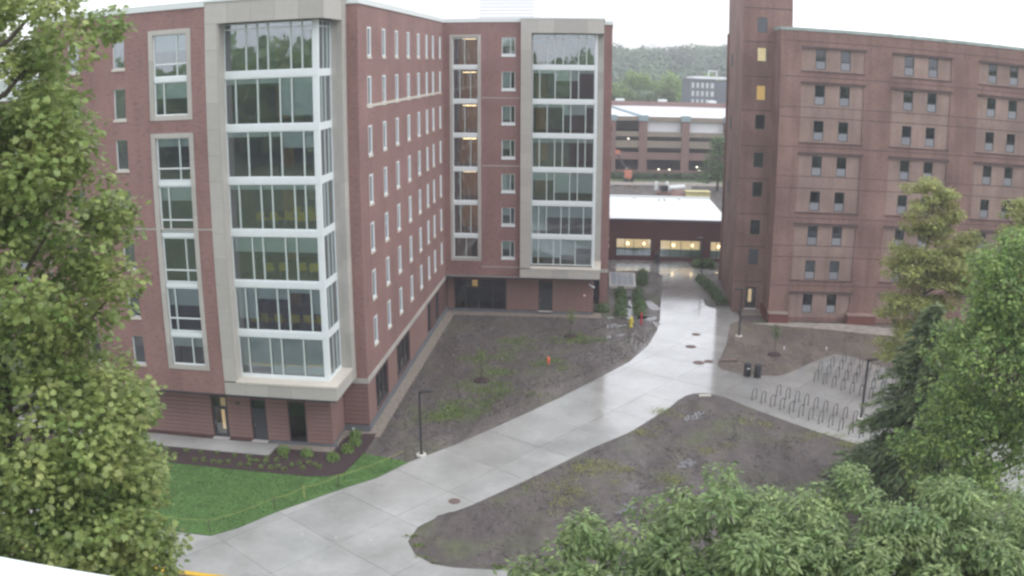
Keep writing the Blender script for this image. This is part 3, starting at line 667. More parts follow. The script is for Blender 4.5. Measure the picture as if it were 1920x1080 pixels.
# east ground floor with shopfront windows
gh = [(58.95, 62.65, .75, 3.3), (65.65, 70.4, .75, 3.3), (78.1, 79.75, .4, 3.3), (82.3, 83.8, .4, 3.3)]
EG = B.face('x', -15.80)
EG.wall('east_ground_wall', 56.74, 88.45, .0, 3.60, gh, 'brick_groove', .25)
for a, b, z0, z1 in gh:
    ml = [a + (b - a) * k / 3 for k in (1, 2)] if b - a > 2 else [(a + b) / 2]
    window(EG, a, b, z0, z1, ml, [], d=.15, fm='dark', gm='glass_dark', blinds=[(a + .1, b - .1, z0 + (z1 - z0) * .75)])
EG.put('plinth', boxmesh('plinth', 0, 31.6, -.06, .1, 0, .55, 'plinth'), 56.80, 0)
def brick_bands(F, segs, z0, z1, n, skip=()):
    h = (z1 - z0) / n
    for k in range(n):
        for a, b in segs:
            F.put('brick_band', boxmesh('brick_band', 0, b - a, -.03, .01, .017, h - .017, 'brick_band'), a, z0 + k * h)
brick_bands(EG, [(56.78, 58.9), (62.7, 65.6), (70.45, 78.05)], .6, 3.55, 9)
NG = B.face('y', 56.74); NG.wall('corner_ground_wall', -17.6, -15.8, 0, 3.6, [], 'brick_groove'); brick_bands(NG, [(-17.55, -15.82)], .6, 3.55, 9)
NG.put('plinth', boxmesh('plinth', 0, 1.86, -.065, .1, 0, .5, 'plinth'), -17.6, 0)
# --- south ground floor
SG = B.face('y', 53.80)
sh = [(-26.28, -25.15, .14, 3.16), (-23.32, -22.26, .14, 3.10), (-20.60, -19.40, .2, 3.12)]
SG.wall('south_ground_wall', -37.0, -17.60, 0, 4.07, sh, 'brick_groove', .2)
brick_bands(SG, [(-36.9, -26.33), (-25.10, -23.37), (-22.21, -20.65), (-19.35, -17.57)], .25, 3.55, 11)
SG.put('plinth', boxmesh('plinth', 0, 5.0, -.06, .1, 0, .22, 'plinth'), -22.22, 0)
WG = B.face('x', -17.60); WG.wall('return_wall', 53.80, 56.74, 0, 4.07, [], 'brick_groove'); brick_bands(WG, [(53.83, 56.7)], .25, 3.55, 11)
WG.put('plinth', boxmesh('plinth', 0, 2.9, -.06, .1, 0, .22, 'plinth'), 53.80, 0)
def door(F, u0, u1, z0, z1, m='dark', glazed=False, back=None):
    W, H = u1 - u0, z1 - z0
    mb = MB(); mb.box(0, .08, .06, .16, 0, H, m); mb.box(W - .08, W, .06, .16, 0, H, m); mb.box(.08, W - .08, .06, .16, H - .08, H, m); mb.box(.08, W - .08, .062, .158, 2.2, 2.28, m)
    d = F.put('door', mb.mesh('door'), u0, z0)
    if glazed:
        f = MB(); f.box(.09, .22, .08, .13, .01, 2.19, m); f.box(W - .22, W - .09, .08, .13, .01, 2.19, m); f.box(.22, W - .22, .08, .13, .01, .25, m); f.box(.22, W - .22, .08, .13, 2.05, 2.19, m)
        link('door_leaf', f.mesh('door_leaf'), d); link('pane', boxmesh('pane', .22, W - .22, .10, .112, .25, 2.05, 'glass'), d)
    else:
        link('door_leaf', boxmesh('door_leaf', .09, W - .09, .08, .13, .01, 2.19, m), d)
    link('handle', boxmesh('handle', .16, .19, .0, .07, .95, 1.25, 'chrome'), d)
    link('transom_pane', boxmesh('transom_pane', .08, W - .08, .10, .112, 2.28, H - .08, 'glass_dark'), d)
    link('threshold', boxmesh('threshold', -.05, W + .05, -.35, .05, -.02, .015, 'concrete_white'), d)
    return d
door(SG, -26.28, -25.15, .14, 3.16, glazed=True); door(SG, -23.32, -22.26, .14, 3.10)
window(SG, -20.60, -19.40, .2, 3.12, d=.1, fm='dark', gm='glass_dark')
SG.put('lit_corridor_wall', boxmesh('lit_corridor_wall', 0, 1.1, 1.5, 1.6, 0, 3.0, 'lit_cream'), -26.3, .1)
SG.put('wall_light', boxmesh('wall_light', 0, .3, -.14, -.03, 0, .12, 'dark'), -24.4, 2.75)
SF = MB(); SF.box(-37.0, -16.6, 52.1, 53.9, 3.96, 4.06, 'soffit'); SF.box(-17.65, -16.6, 53.9, 56.69, 3.985, 4.06, 'soffit')
B.add('soffit', SF)
S.put('soffit_trim', boxmesh('soffit_trim', 0, 20.4, -.01, .05, 0, .10, 'dark'), -37.0, 3.965)
# --- wing facing south
W_ = B.face('y', 87.40)
wh = [(-15.15, -12.1, 5.54, 27.76)] + [(-10.09, -8.79, 25.83 - 3.31 * i, 27.5 - 3.31 * i) for i in range(7)]
W_.wall('wing_wall', -15.76, -8.2, 4.07, 28.95, wh, 'brick', .25)
surround(W_, -15.15, -12.1, 5.54, 27.76, .28)
wr = [(24.78, 27.42, [-13.69]), (21.47, 24.42, [-14.16, -13.13]), (18.16, 21.11, [-13.69]), (14.85, 17.80, [-13.13]), (11.54, 14.49, [-14.16]), (8.23, 11.18, [-14.15, -13.15]), (5.85, 7.87, [-13.63])]
for z0, z1, ml in wr: window(W_, -14.86, -12.38, z0, z1, ml, d=.15, mw=.07)
for zc in BZ: band(W_, -14.86, -12.38, zc, .36, .03, .3)
for i in range(7):
    zt = 27.5 - 3.31 * i
    window(W_, -10.09, -8.79, zt - 1.67, zt, [-9.24], d=.14, mw=.09, blinds=[(-10.03, -9.28, zt - (.9, 1.5, 1.4, .9, 1.6, .8, .9)[i])])
    W_.put('sill', boxmesh('sill', -.04, 1.34, -.06, .14, -.24, -.002, 'white'), -10.09, zt - 1.67)
W_.put('stone_course', boxmesh('stone_course', 0, 3.7, -.02, .1, 0, .08, 'stone'), -12.0, 15.0)
W_.put('stone_course', boxmesh('stone_course', 0, 3.7, -.02, .1, 0, .08, 'stone'), -12.0, 21.6)
W_.put('stone_course', boxmesh('stone_course', 0, 3.7, -.02, .1, 0, .08, 'stone'), -12.0, 4.95)
WS = B.face('y', 87.0)
stone_grid(WS, -8.23, -7.2, 5.0, 27.88, 1.03, 1.655)
stone_grid(WS, -8.23, -.36, 27.88, 29.22, 1.5, 1.35)
stone_grid(WS, -8.23, -.36, 4.07, 4.92, 1.5, .85)
wb = MB(); wb.box(-8.2, -7.22, 87.37, 91, 4.1, 28.9, 'soffit'); wb.box(-7.2, -.8, 87.37, 91, 28.0, 28.9, 'soffit'); wb.box(-7.2, -.8, 87.37, 91, 4.1, 4.88, 'soffit'); B.add('bay_backing', wb)
wl = MB(); wl.box(-7.2, -.3, 86.93, 88.0, 4.92, 5.05, 'stone_sill'); wl.box(-1.15, -.3, 88.0, 91, 4.92, 5.05, 'stone_sill'); B.add('bay_ledge', wl)
WP = B.face('y', 90.9); stone_grid(WP, -1.12, -.36, 4.1, 29.2, .76, 1.655, 0, 1.2)
WE = B.face('x', -.36); stone_grid(WE, 87.04, 90.9, 27.88, 29.22, 1.5, 1.35, -.01); stone_grid(WE, 87.04, 90.9, 4.07, 4.92, 1.5, .85, -.01)
WB = B.face('y', 87.92)
mulW = [[-5.73, -5.02, -4.25, -2.77, -2.01], [-6.48, -5.0, -3.51, -2.75], [-5.74, -4.2, -3.48, -2.04], [-6.48, -5.0, -4.25, -2.75, -2.04], [-5.74, -5.0, -3.5, -2.75], [-6.5, -5.74, -4.3, -3.5, -2.1], [-6.5, -5.0, -4.3, -2.85]]
blW = [[], [(-5.0, -2.75, 23.3)], [(-5, -2, 20.0)], [(-7.1, -1.2, 17.3)], [(-7.1, -5.0, 13.6), (-5.0, -1.2, 12.4)], [(-7.1, -5.7, 8.6), (-5.74, -1.2, 9.95)], [(-7.1, -4.3, 5.9), (-4.3, -2.8, 6.2), (-2.85, -1.2, 6.9)]]
for r, ((z0, z1), ml, bl) in enumerate(zip(rows, mulW, blW)):
    e = [-7.15] + ml + [-1.25]; b2 = []
    for a, b, zb in bl:
        for p, q in zip(e, e[1:]):
            if p >= a - .1 and q <= b + .1: b2.append((p + .05, q - .05, zb))
    window(WB, -7.2, -1.2, z0, z1, ml, [27.45] if r == 0 else [], d=.06, blinds=b2, gm='glass_top' if r == 0 else 'glass', mw=.09, header=r > 0)
for zc in BZ: band(WB, -7.2, -1.0, zc, .40, -.05, .2)
cp = MB(); cp.box(-1.18, -.95, 87.85, 88.1, 5.0, 27.86, 'white'); B.add('corner_post', cp)
WEB = B.face('x', -1.0)
for z0, z1 in rows: window(WEB, 88.12, 90.85, z0, z1, [89.5], d=.06)
for zc in BZ: band(WEB, 88.12, 90.88, zc, .4, .0, .2)
WR = B.face('y', 92.1); WR.wall('corner_wall', -.40, .457, 0, 28.95, [], 'brick')
WR.put('stone_course', boxmesh('stone_course', 0, 1.5, -.05, .1, 0, .37, 'stone'), -1.0, 3.6)
WX = B.face('x', .457); WX.wall('wing_east_wall', 92.1, 112, 0, 28.95, [(a, a + .9, z - 1.95, z) for a in (95, 99, 103, 107) for z in sm_top], 'brick')
for a in (95, 99, 103, 107):
    for z in sm_top: small_window(WX, a, z)
WGd = B.face('y', 88.49)
gh = [(-15.03, -9.75, .28, 3.38), (-6.42, -5.11, .30, 3.33)]
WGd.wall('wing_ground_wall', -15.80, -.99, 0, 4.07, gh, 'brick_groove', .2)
brick_bands(WGd, [(-15.75, -15.08), (-9.70, -6.47), (-5.06, -1.0)], .35, 3.55, 10)
WGd.put('plinth', boxmesh('plinth', 0, 14.7, -.07, .12, 0, .3, 'plinth'), -15.74, 0)
window(WGd, -15.03, -9.75, .28, 3.38, [-13.9, -12.6, -11.15], [2.5], d=.1, fm='dark', gm='glass_dark', mw=.09, name='entrance_glazing')
door(WGd, -6.42, -5.11, .30, 3.33)
lm = WGd.put('hanging_lamp', boxmesh('hanging_lamp', 0, .55, .9, 1.1, 0, .26, 'lamp_dim'), -13.35, 2.45)
WGd.put('hanging_lamp', lm.data, -13.35, 2.80); WGd.put('hanging_lamp', lm.data, -13.35, 3.12)
cctv = MB(); cctv.box(0, .12, -.25, -.02, .1, .22, 'white'); cctv.tube([(.06, -.25, .16), (.35, -.5, 0), (.62, -.55, -.1)], .09, 'white', 8)
WGd.put('security_camera', cctv.mesh('security_camera'), -1.45, 3.1)
sg = MB(); sg.box(-.16, .16, -.05, -.02, -.16, .16, 'red'); sg.box(-.1, .1, -.06, -.05, -.1, .1, 'white'); WGd.put('wall_sign', sg.mesh('wall_sign'), -1.85, 2.05)
WGx = B.face('x', -.99); WGx.wall('wing_return_wall', 88.49, 92.1, 0, 4.07, [], 'brick_band')
sfw = MB(); sfw.box(-15.8, -.4, 87.05, 88.6, 3.96, 4.06, 'soffit'); B.add('soffit', sfw)
W_.put('soffit_trim', boxmesh('soffit_trim', 0, 15.3, -.012, .05, 0, .10, 'dark'), -15.7, 3.965)
# roof and parapet caps
rf = MB(); rf.prism([(-37.0, 52.2), (-16.7, 52.2), (-16.7, 56.8), (-15.9, 56.8), (-15.9, 87.5), (-8.1, 87.5), (-8.1, 87.15), (-.5, 87.15), (-.5, 92.2), (.35, 92.2), (.35, 112), (-37.0, 112)], 28.5, 28.9, 'roof_white'); B.add('roof', rf)
cap = MB()
cap.box(-37.2, -24.3, 51.97, 52.45, 28.95, 29.33, 'cap'); cap.box(-24.3, -16.47, 51.95, 52.5, 29.21, 29.36, 'cap'); cap.box(-16.9, -16.46, 52.5, 56.6, 29.21, 29.36, 'cap')
cap.box(-17, -15.66, 56.61, 57, 28.95, 29.33, 'cap'); cap.box(-16.1, -15.66, 57, 87.3, 28.95, 29.33, 'cap'); cap.box(-16.1, -8.2, 87.31, 87.8, 28.95, 29.33, 'cap')
cap.box(-8.3, -.27, 86.93, 87.4, 29.23, 29.38, 'cap'); cap.box(-.7, -.27, 87.4, 92, 29.23, 29.38, 'cap'); cap.box(-.6, .55, 92.0, 92.4, 28.95, 29.33, 'cap'); cap.box(.1, .55, 92.4, 112, 28.95, 29.33, 'cap')
B.add('parapet_cap', cap)
BW = B.face('w', -37.1); BW.wall('west_wall', -112, -52.05, 0, 28.95, [], 'brick')
bk = MB(); bk.box(-37, .4, 111.9, 112, 0, 28.9, 'brick'); B.add('back_wall', bk)
# penthouse with louvres on the roof
ph_ = MB(); ph_.box(-14.1, -8.0, 100.05, 108, 28.9, 33.2, 'near_white'); ph = B.add('plant_room', ph_)
for k in range(11):
    sl_ = MB(); sl_.box(-14.16, -7.94, 99.93, 100.05, 29.0 + .37 * k, 29.26 + .37 * k, 'near_white'); B.add('louvre', sl_, parent=ph)
# --- inside: floors, core walls, furniture seen through the glass
fl = MB()
FP = [(-36.8, 52.35), (-24.2, 52.35), (-24.2, 53.2), (-17.4, 53.2), (-17.4, 57), (-16.1, 57), (-16.1, 87.8), (-8, 87.8), (-8, 88.1), (-1.2, 88.1), (-1.2, 92.3), (.2, 92.3), (.2, 111.8), (-36.8, 111.8)]
for zc in BZ: fl.prism(FP, zc - .15, zc + .15, 'floorin')
fl.prism(FP, 4.3, 4.85, 'floorin'); fl.prism([(-36.8, 54.1), (-17.8, 54.1), (-17.8, 57), (-16.1, 57), (-16.1, 88.8), (-1.3, 88.8), (-1.3, 92.3), (.2, 92.3), (.2, 111.8), (-36.8, 111.8)], .02, .12, 'floorin')
B.add('floor_slabs', fl)
cw = MB()
cw.box(-36.5, -24.4, 56.2, 56.35, .1, 28.4, 'room'); cw.box(-24.4, -24.25, 54.1, 62, .1, 28.4, 'room'); cw.box(-24.25, -19, 60.5, 60.65, .1, 28.4, 'room')
cw.box(-29.6, -29.5, 52.4, 56.2, 4.3, 28.4, 'room'); cw.box(-19.1, -19, 57.2, 87, .1, 28.4, 'room'); cw.box(-16.2, -8.4, 92.1, 92.2, .1, 28.4, 'room')
cw.box(-11.9, -11.8, 87.7, 92.1, 4.9, 28.4, 'room'); cw.box(-8.35, -8.25, 88.8, 94.5, .1, 28.4, 'room'); cw.box(-8.2, 0, 94.4, 94.5, .1, 28.4, 'room')
for y in (61.5, 65.5, 69.5, 73.5, 77.3, 80.6, 84): cw.box(-19, -16.1, y, y + .1, .1, 28.4, 'room')
B.add('inner_walls', cw)
def wood_door(zf, x, y, w_=1.0, h=2.3):
    mb = MB(); mb.box(x, x + w_, y - .06, y, zf, zf + h, 'wood'); B.add('wood_panel', mb)
for i, zc in enumerate(BZ[:6]):
    zf = zc - 3.31 + .15 if i else zc + .15
for zf in [b + .15 for b in BZ]:
    wood_door(zf, -22.3 + random.uniform(-.15, .15), 59.5, .95); wood_door(zf, -7.3, 94.3, 1.2)
    t_ = MB(); t_.box(-20.3, -18.9, 59.6, 59.66, zf + 1.0, zf + 2.7, 'blind'); B.add('wall_board', t_)
    p_ = MB(); p_.box(-14.9, -12.0, 91.6, 91.7, zf, zf + 2.6, 'wood'); B.add('wood_panel', p_)
for zf in [b + .15 for b in BZ] + [4.85]:
    l_ = MB(); l_.box(-14.2, -12.9, 89.6, 89.95, zf + 2.62, zf + 2.68, 'lamp_warm'); B.add('ceiling_lamp', l_)
for zf in (BZ[2] + .15, BZ[3] + .15, BZ[4] + .15, 4.85, BZ[5] + .15):
    l_ = MB(); l_.box(-22.3, -21.2, 57.5, 57.8, zf + 2.66, zf + 2.7, 'lamp_white'); B.add('ceiling_lamp', l_)
    l_ = MB(); l_.box(-6.9, -6.1, 92.0, 92.3, zf + 2.66, zf + 2.7, 'lamp_warm'); B.add('ceiling_lamp', l_)
# yellow lounge chairs: things of their own
def make_chair():
    r = link('lounge_chair', None)
    s_ = MB(); s_.box(-.3, .3, -.3, .3, .36, .46, 'yellow'); link('seat', s_.mesh('seat'), r)
    s_ = MB(); s_.box(-.3, .3, .24, .34, .47, .92, 'yellow'); link('backrest', s_.mesh('backrest'), r)
    lg = MB(); lg.tube([(0, 0, 0), (0, 0, .36)], .02, 'chrome', 6); me = lg.mesh('leg')
    for a, b in ((-.25, -.25), (.25, -.25), (-.25, .25), (.25, .25)): link('leg', me, r, (a, b, 0))
    return r
chair0 = make_chair(); used = False
spots = [(BZ[3] + .15, 'fourth', [(-21.9, 54.9), (-21.0, 55.0), (-20.0, 55.1), (-19.2, 54.8), (-18.3, 55.0), (-20.3, 57.3), (-19.2, 57.2), (-18.3, 57.0)]),
         (BZ[4] + .15, 'third', [(-21.6, 54.8), (-20.6, 54.9), (-19.4, 55.0), (-18.5, 54.9), (-18.3, 56.7)]),
         (BZ[5] + .15, 'second', [(-22.6, 54.3), (-21.8, 54.3), (-20.8, 54.3), (-19.8, 54.3), (-18.8, 54.3), (-18.0, 54.4)])]
for zf, nm, pts in spots:
    for (x, y) in pts:
        c = chair0 if not used else copy_tree(chair0)
        used = True
        wx, wy = rotp(PHL, x, y); c.location = (wx, wy, zf); c.rotation_euler = (0, 0, random.choice([math.pi, math.pi + .2, math.pi - .3]) + PHL)
        k_ = pts.index((x, y)); od = ['leftmost', 'second', 'third', 'fourth', 'fifth', 'sixth', 'seventh', 'eighth'][k_]
        tag(c, f'yellow lounge chair, {od} in a group behind the near bay glass, {nm} level', 'chair', f'yellow chairs on the {nm} glazed level of the near bay')

# ------------------------------------------------------------------ OLD HALL (right building)
R = Building('brick_dormitory', 'older brown brick dormitory with narrow grey panelled windows and stair tower', 'building', PHR, (18.66, 87.62))
RF = R.face('y', 87.62)
RT = [27.22 - 3.4736 * i for i in range(8)]
PX = [(20.8, 27.22), (30.22, 36.64), (39.82, 46.2), (49.3, 55.7), (58.9, 65.2)]
WC = [(22.70, 25.25), (32.0, 34.61), (41.45, 44.02), (51.0, 53.6), (60.6, 63.2)]
PZ = [(25.10, 27.27), (18.13, 23.84), (11.25, 16.96), (4.38, 9.95), (.55, 3.0)]
rec = [(a, b, z0, z1) for a, b in PX for z0, z1 in PZ]
RF.wall('front_wall', 18.66, 68, 0, 28.95, rec, 'brick_old', .12)
RP = R.face('y', 87.74)
ww, wh_ = 1.04, 1.97
for (a, b), cs in zip(PX, WC):
    for z0, z1 in PZ:
        hs = [(c - ww / 2, c + ww / 2, max(zt - wh_, z0 + .02), zt - .02) for c in cs for zt in RT if z0 - .1 < zt - 1 < z1]
        RP.wall('recessed_panel', a, b, z0, z1, hs, 'brick_pale', .14)
        RF.put('brick_ledge', boxmesh('brick_ledge', 0, b - a + .3, -.10, .14, 0, .2, 'brick_course'), a - .1, z1)
        if z0 > 1: RF.put('brick_ledge', boxmesh('brick_ledge', 0, b - a + .2, -.06, .14, 0, .13, 'brick_course'), a - .1, z0 - .14)
lit = {(0, 1): 'curtain_pale', (0, 2): 'curtain_pale', (0, 3): 'curtain_pale', (5, 0): 'curtain'}
for j, c in enumerate([c for cs in WC for c in cs]):
    for i, zt in enumerate(RT):
        z0 = zt - wh_ + .01; z1 = zt - .03; H = z1 - z0
        k = ('rw',)
        if k not in CACHE:
            mb = MB(); hw = ww / 2
            mb.box(-hw, -hw + .07, .04, .16, 0, H, 'frame_dark'); mb.box(hw - .07, hw, .04, .16, 0, H, 'frame_dark')
            mb.box(-hw + .07, hw - .07, .04, .16, 0, .07, 'frame_dark'); mb.box(-hw + .07, hw - .07, .04, .16, H - .07, H, 'frame_dark'); mb.box(-hw + .07, hw - .07, .04, .16, .78, .86, 'frame_dark')
            CACHE[k] = mb.mesh('window')
        wo = RP.put('window', CACHE[k], c, z0)
        hw = ww / 2
        link('lower_panel', boxmesh('lower_panel', -hw + .07, hw - .07, .07, .12, .07, .78, 'panel_grey'), wo)
        link('pane', boxmesh('pane', -hw + .07, hw - .07, .09, .1, .86, H - .07, 'glass_r'), wo)
        cm = lit.get((i, j))
        if cm: link('curtain', boxmesh('curtain', -hw + .08, hw - .08, .2, .22, .87 + (.25 if j == 3 else 0), H - .08, cm), wo)
        else:
            q = random.choice([.1, .15, .2, .25])
            link('curtain', boxmesh('curtain', hw - .07 - q - .12, hw - .08, .2, .22, .87, H - .08, 'curtain'), wo)
            if random.random() < .6: link('curtain', boxmesh('curtain', -hw + .08, -hw + .16 + .08 * random.random(), .2, .22, .87, H - .08, 'curtain'), wo)
for z in (27.9, 24.45, 21.5, 20.5, 17.6, 14.71, 13.55, 10.6, 7.8, 6.67, 3.75):
    segs = [(18.7, 68)] if not any(z0 < z < z1 for z0, z1 in PZ) else [(18.7, 20.7), (27.32, 30.12), (36.74, 39.72), (46.3, 49.2), (55.8, 58.8)]
    for a, b in segs: RF.put('brick_ledge', boxmesh('brick_ledge', 0, b - a, -.012, .03, 0, .07, 'brick_course'), a, z)
    if any(z0 < z < z1 for z0, z1 in PZ):
        for a, b in PX: RP.put('brick_ledge', boxmesh('brick_ledge', 0, b - a - .02, -.012, .03, 0, .07, 'brick_course'), a + .01, z)
RW = R.face('w', 18.66); RW.wall('return_wall', -91.0, -87.62, 0, 28.95, [], 'brick_old')
mb = MB(); mb.box(18.6, 68.1, 87.55, 88.0, 28.95, 29.24, 'cap_old'); mb.box(18.6, 19.0, 88.0, 91, 28.95, 29.24, 'cap_old'); R.add('coping', mb)
mb = MB(); mb.box(18.7, 68, 87.9, 105, 28.4, 28.8, 'roof_white'); R.add('roof', mb)
mb = MB(); mb.box(19.2, 67.9, 90.5, 90.6, .1, 28.4, 'room')
for z in [zt - 2.6 for zt in RT]: mb.box(18.8, 67.9, 88.1, 90.5, z - .15, z + .1, 'floorin')
R.add('inner_walls', mb)
mb = MB(); mb.box(67.9, 68, 87.7, 105, 0, 28.9, 'brick_old'); mb.box(16, 68, 104.9, 105, 0, 28.9, 'brick_old'); R.add('back_wall', mb)
# stair tower
RTw = R.face('y', 91.0)
tz = [(28.7, 30.2), (25.76, 27.2), (21.84, 23.4), (18.95, 20.4), (15.1, 16.6), (12.1, 13.6), (8.2, 9.7), (5.1, 6.7)]
th = [(16.92, 17.92, a, b) for a, b in tz] + [(16.85, 17.95, .42, 2.7)]
RTw.wall('tower_wall', 15.47, 20.53, 0, 34, th, 'brick_old', .15)
for i, (a, b) in enumerate(tz):
    window(RTw, 16.92, 17.92, a, b, d=.08, fm='frame_dark', gm='glass' if i in (1, 2) else 'glass_r', fw=.06)
    if i == 0: RTw.put('vent_panel', boxmesh('vent_panel', 0, .9, .11, .13, 0, b - a - .1, 'panel_grey'), 16.97, a + .05)
    if i == 1: RTw.put('lit_room_wall', boxmesh('lit_room_wall', 0, 1.0, .5, .55, 0, b - a, 'lit_cream'), 16.92, a)
    if i == 2: RTw.put('lit_blind', boxmesh('lit_blind', 0, .9, .16, .18, 0, b - a, 'lit_orange'), 16.97, a)
door(RTw, 16.85, 17.95, .42, 2.7, glazed=True)
RTw.put('lit_room_wall', boxmesh('lit_room_wall', 0, .35, .4, .45, 0, 1.5, 'lit_cream'), 17.2, 1.0)
TL = R.face('w', 15.47)
RTL = MB(); RTL.prism([(15.47, 91.0), (20.53, 91.0), (20.53, 99.0), (16.2, 105.7), (15.9, 98)], 33.9, 34.0, 'brick_old')
for (a, b) in (((15.47, 91.0), (16.28, 105.7)), ((20.53, 105.7), (20.53, 91.0))):
    RTL.quad([(b[0], b[1], 0), (a[0], a[1], 0), (a[0], a[1], 34), (b[0], b[1], 34)], 'brick_old')
RTL.quad([(16.28, 105.7, 0), (20.53, 105.7, 0), (20.53, 105.7, 34), (16.28, 105.7, 34)], 'brick_old')
R.add('tower_side_wall', RTL)
for z in [3.2, 6.9, 10.3, 13.9, 17.2, 20.8, 24.2, 27.7, 31.1]:
    tb = MB(); tb.box(15.45, 20.5 if z > 29.3 else 18.6, 90.975, 91.05, z, z + .08, 'brick_course'); R.add('brick_ledge', tb)
tin = MB(); tin.box(15.9, 20, 94, 94.1, .1, 33, 'room')
for a, b in tz: tin.box(15.9, 20, 91.2, 94, a - 1.0, a - .8, 'floorin')
R.add('inner_walls', tin)
for k, zt in enumerate((26.5, 19.6, 12.5)):
    vs = MB(); vs.box(15.9, 16.1, 100.4, 101.2, zt - 1.4, zt, 'frame_dark'); R.add('narrow_window', vs)
st = MB()
for k in range(3): st.box(16.3, 18.5, 90.95 - .5 * (k + 1), 90.95 - .5 * k, 0, .40 - .13 * k, 'gravel')
R.add('entrance_steps', st)
ck = MB(); ck.prism([(18.42, 88.3), (18.62, 88.3), (18.62, 90.9), (18.42, 90.9)], 0, 1.1, 'brick_red'); R.add('cheek_wall', ck)
for a, b, h in ((18.57, 20.58, 1.02), (26.85, 29.85, .98)):
    m1 = MB(); m1.box(a, b, 86.60, 87.58, 0, h, 'brick_red'); R.add('planter_wall', m1)
    m1 = MB(); m1.box(a - .05, b + .05, 86.55, 87.59, h, h + .07, 'brick_pale'); R.add('planter_cap', m1)

# ------------------------------------------------------------------ LINK building
K = Building('link_building', 'low dark brick link building with a white flat roof and lit windows', 'building', PHR, (3.2, 114.9))
KF = K.face('y', 114.95)
lx = lambda x, y: rotp(-PHR, x, y)[0]
g1 = (lx(13.34, 114.2), lx(17.9, 113.9), .55, 2.85); g2 = (lx(19.0, 113.8), lx(24.4, 113.3), .45, 2.75); g3 = (lx(25.5, 113.2), lx(25.5, 113.2) + 3.4, .4, 2.7)
KF.wall('front_wall', 1.5, 18.5, 0, 5.25, [g1, g2, g3], brick_mat('dark_link_brick', (.16, .055, .055), (.13, .05, .05), (.09, .04, .045), (.14, .09, .09)), .2)
for (a, b, z0, z1) in (g1, g2, g3):
    window(KF, a, b, z0, z1, [a + (b - a) * k / 4 for k in (1, 2, 3)], d=.1, fm='dark', gm='glass', mw=.06)
    KF.put('lit_room_wall', boxmesh('lit_room_wall', 0, b - a, 2.2, 2.3, .75, 2.35, 'lit_cream'), a, z0 - .3)
    KF.put('counter', boxmesh('counter', 0, b - a, 1.2, 1.6, 0, .8, 'teal'), a, z0)
    for q in (.3, .75): KF.put('pendant_lamp', boxmesh('pendant_lamp', 0, .35, .6, .8, 0, .35, 'lamp_warm'), a + (b - a) * q, z0 + 1.35)
KF.put('parapet_cap', boxmesh('parapet_cap', 0, 17.2, -.08, .3, 0, .22, 'plinth'), 1.4, 5.18)
mb = MB(); mb.box(1.5, 18.6, 115.2, 134.5, 4.9, 5.35, 'roof_white'); K.add('roof', mb)
mb = MB(); mb.box(1.5, 18.6, 134.5, 134.9, 0, 5.6, 'cap'); K.add('back_wall', mb); mb = MB(); mb.box(1.5, 18.6, 115.2, 118.5, -.02, .12, 'floorin'); K.add('floor', mb); mb = MB(); mb.box(1.5, 18.6, 118.5, 118.6, 0, 4.9, 'room'); K.add('inner_wall', mb)
for k, (x, y) in enumerate(((10.5, 131), (11.3, 131), (13.6, 132.5), (7, 133))):
    mb = MB(); mb.box(x, x + .4, y, y + .4, 5.35, 5.7, 'cap'); K.add('roof_vent', mb)
bn = MB(); bn.lathe([(.32, 0), (.36, .1), (.36, 1.2), (.3, 1.3), (.15, 1.5)], 'steel', 14)
tag(link('litter_bin', bn.mesh('litter_bin'), None, (18.43, 112.3, .04)), 'tall black bin standing against the pier between the lit link windows', 'bin')

# ------------------------------------------------------------------ skylight box
a, b, c, d_ = (10.93, 99.12), (13.97, 98.9), (14.67, 105.41), (11.64, 105.92)
root = link('areaway_skylight', None, None, (12.8, 102.3, 0)); tag(root, 'low white kerbed skylight box with blue grey panels beside the new hall', 'skylight')
def rel(p): return (p[0] - 12.8, p[1] - 102.3)
def lerp(p, q, t): return (p[0] + (q[0] - p[0]) * t, p[1] + (q[1] - p[1]) * t)
mb = MB(); mb.prism([rel(p) for p in (a, b, c, d_)], 0, .35, 'concrete_white'); link('kerb', mb.mesh('kerb'), root)
cen = (12.8, 102.33)
inn = [lerp(p, cen, .14) for p in (a, b, c, d_)]
for k in range(4):
    t0, t1 = k / 4 + .01, (k + 1) / 4 - .01
    q = [lerp(inn[0], inn[1], t0), lerp(inn[0], inn[1], t1), lerp(inn[3], inn[2], t1), lerp(inn[3], inn[2], t0)]
    mb = MB(); mb.prism([rel(p) for p in q], .35, .40, 'puddle_cover'); link('panel', mb.mesh('panel'), root)

# ------------------------------------------------------------------ garage and far things
G_ = Building('parking_garage', 'tan and red parking garage with open levels and a white wet roof', 'garage', 0, (22, 205))
GZ = [(12.35, 13.3, 'garage'), (8.75, 9.85, 'garage'), (6.2, 7.8, 'garage'), (3.5, 5.15, 'garage_red'), (-.1, 1.1, 'garage_red')]
for z0, z1, m in GZ:
    x = -8.0
    for x0, x1 in ((-8, 22.4), (23.3, 28.6), (30.5, 38.4), (40.2, 48.4), (50, 62), (63.5, 75)):
        mb = MB(); mb.box(x0, x1, 205, 205.5, z0, z1, m); G_.add('spandrel', mb)
for x0, x1 in ((22.4, 23.3), (28.6, 30.5), (38.4, 40.2), (48.4, 50), (62, 63.5)):
    mb = MB(); mb.box(x0, x1, 204.85, 205.7, 0, 12.3, 'garage_red'); G_.add('column', mb)
    mb = MB(); mb.box(x0 - .2, x1 + .2, 204.7, 205.8, 12.32, 13.6, 'teal_roof'); G_.add('column_cap', mb)
fl = MB()
for z in (1.0, 5.0, 7.6): fl.box(-8, 75, 205.5, 268, z - .5, z - .2, 'garage')
fl.box(-8, 75, 205.6, 268, 12.6, 12.9, 'roof_white'); fl.box(-8, 75, 250, 251, -.05, 12.6, 'garage'); G_.add('deck', fl)
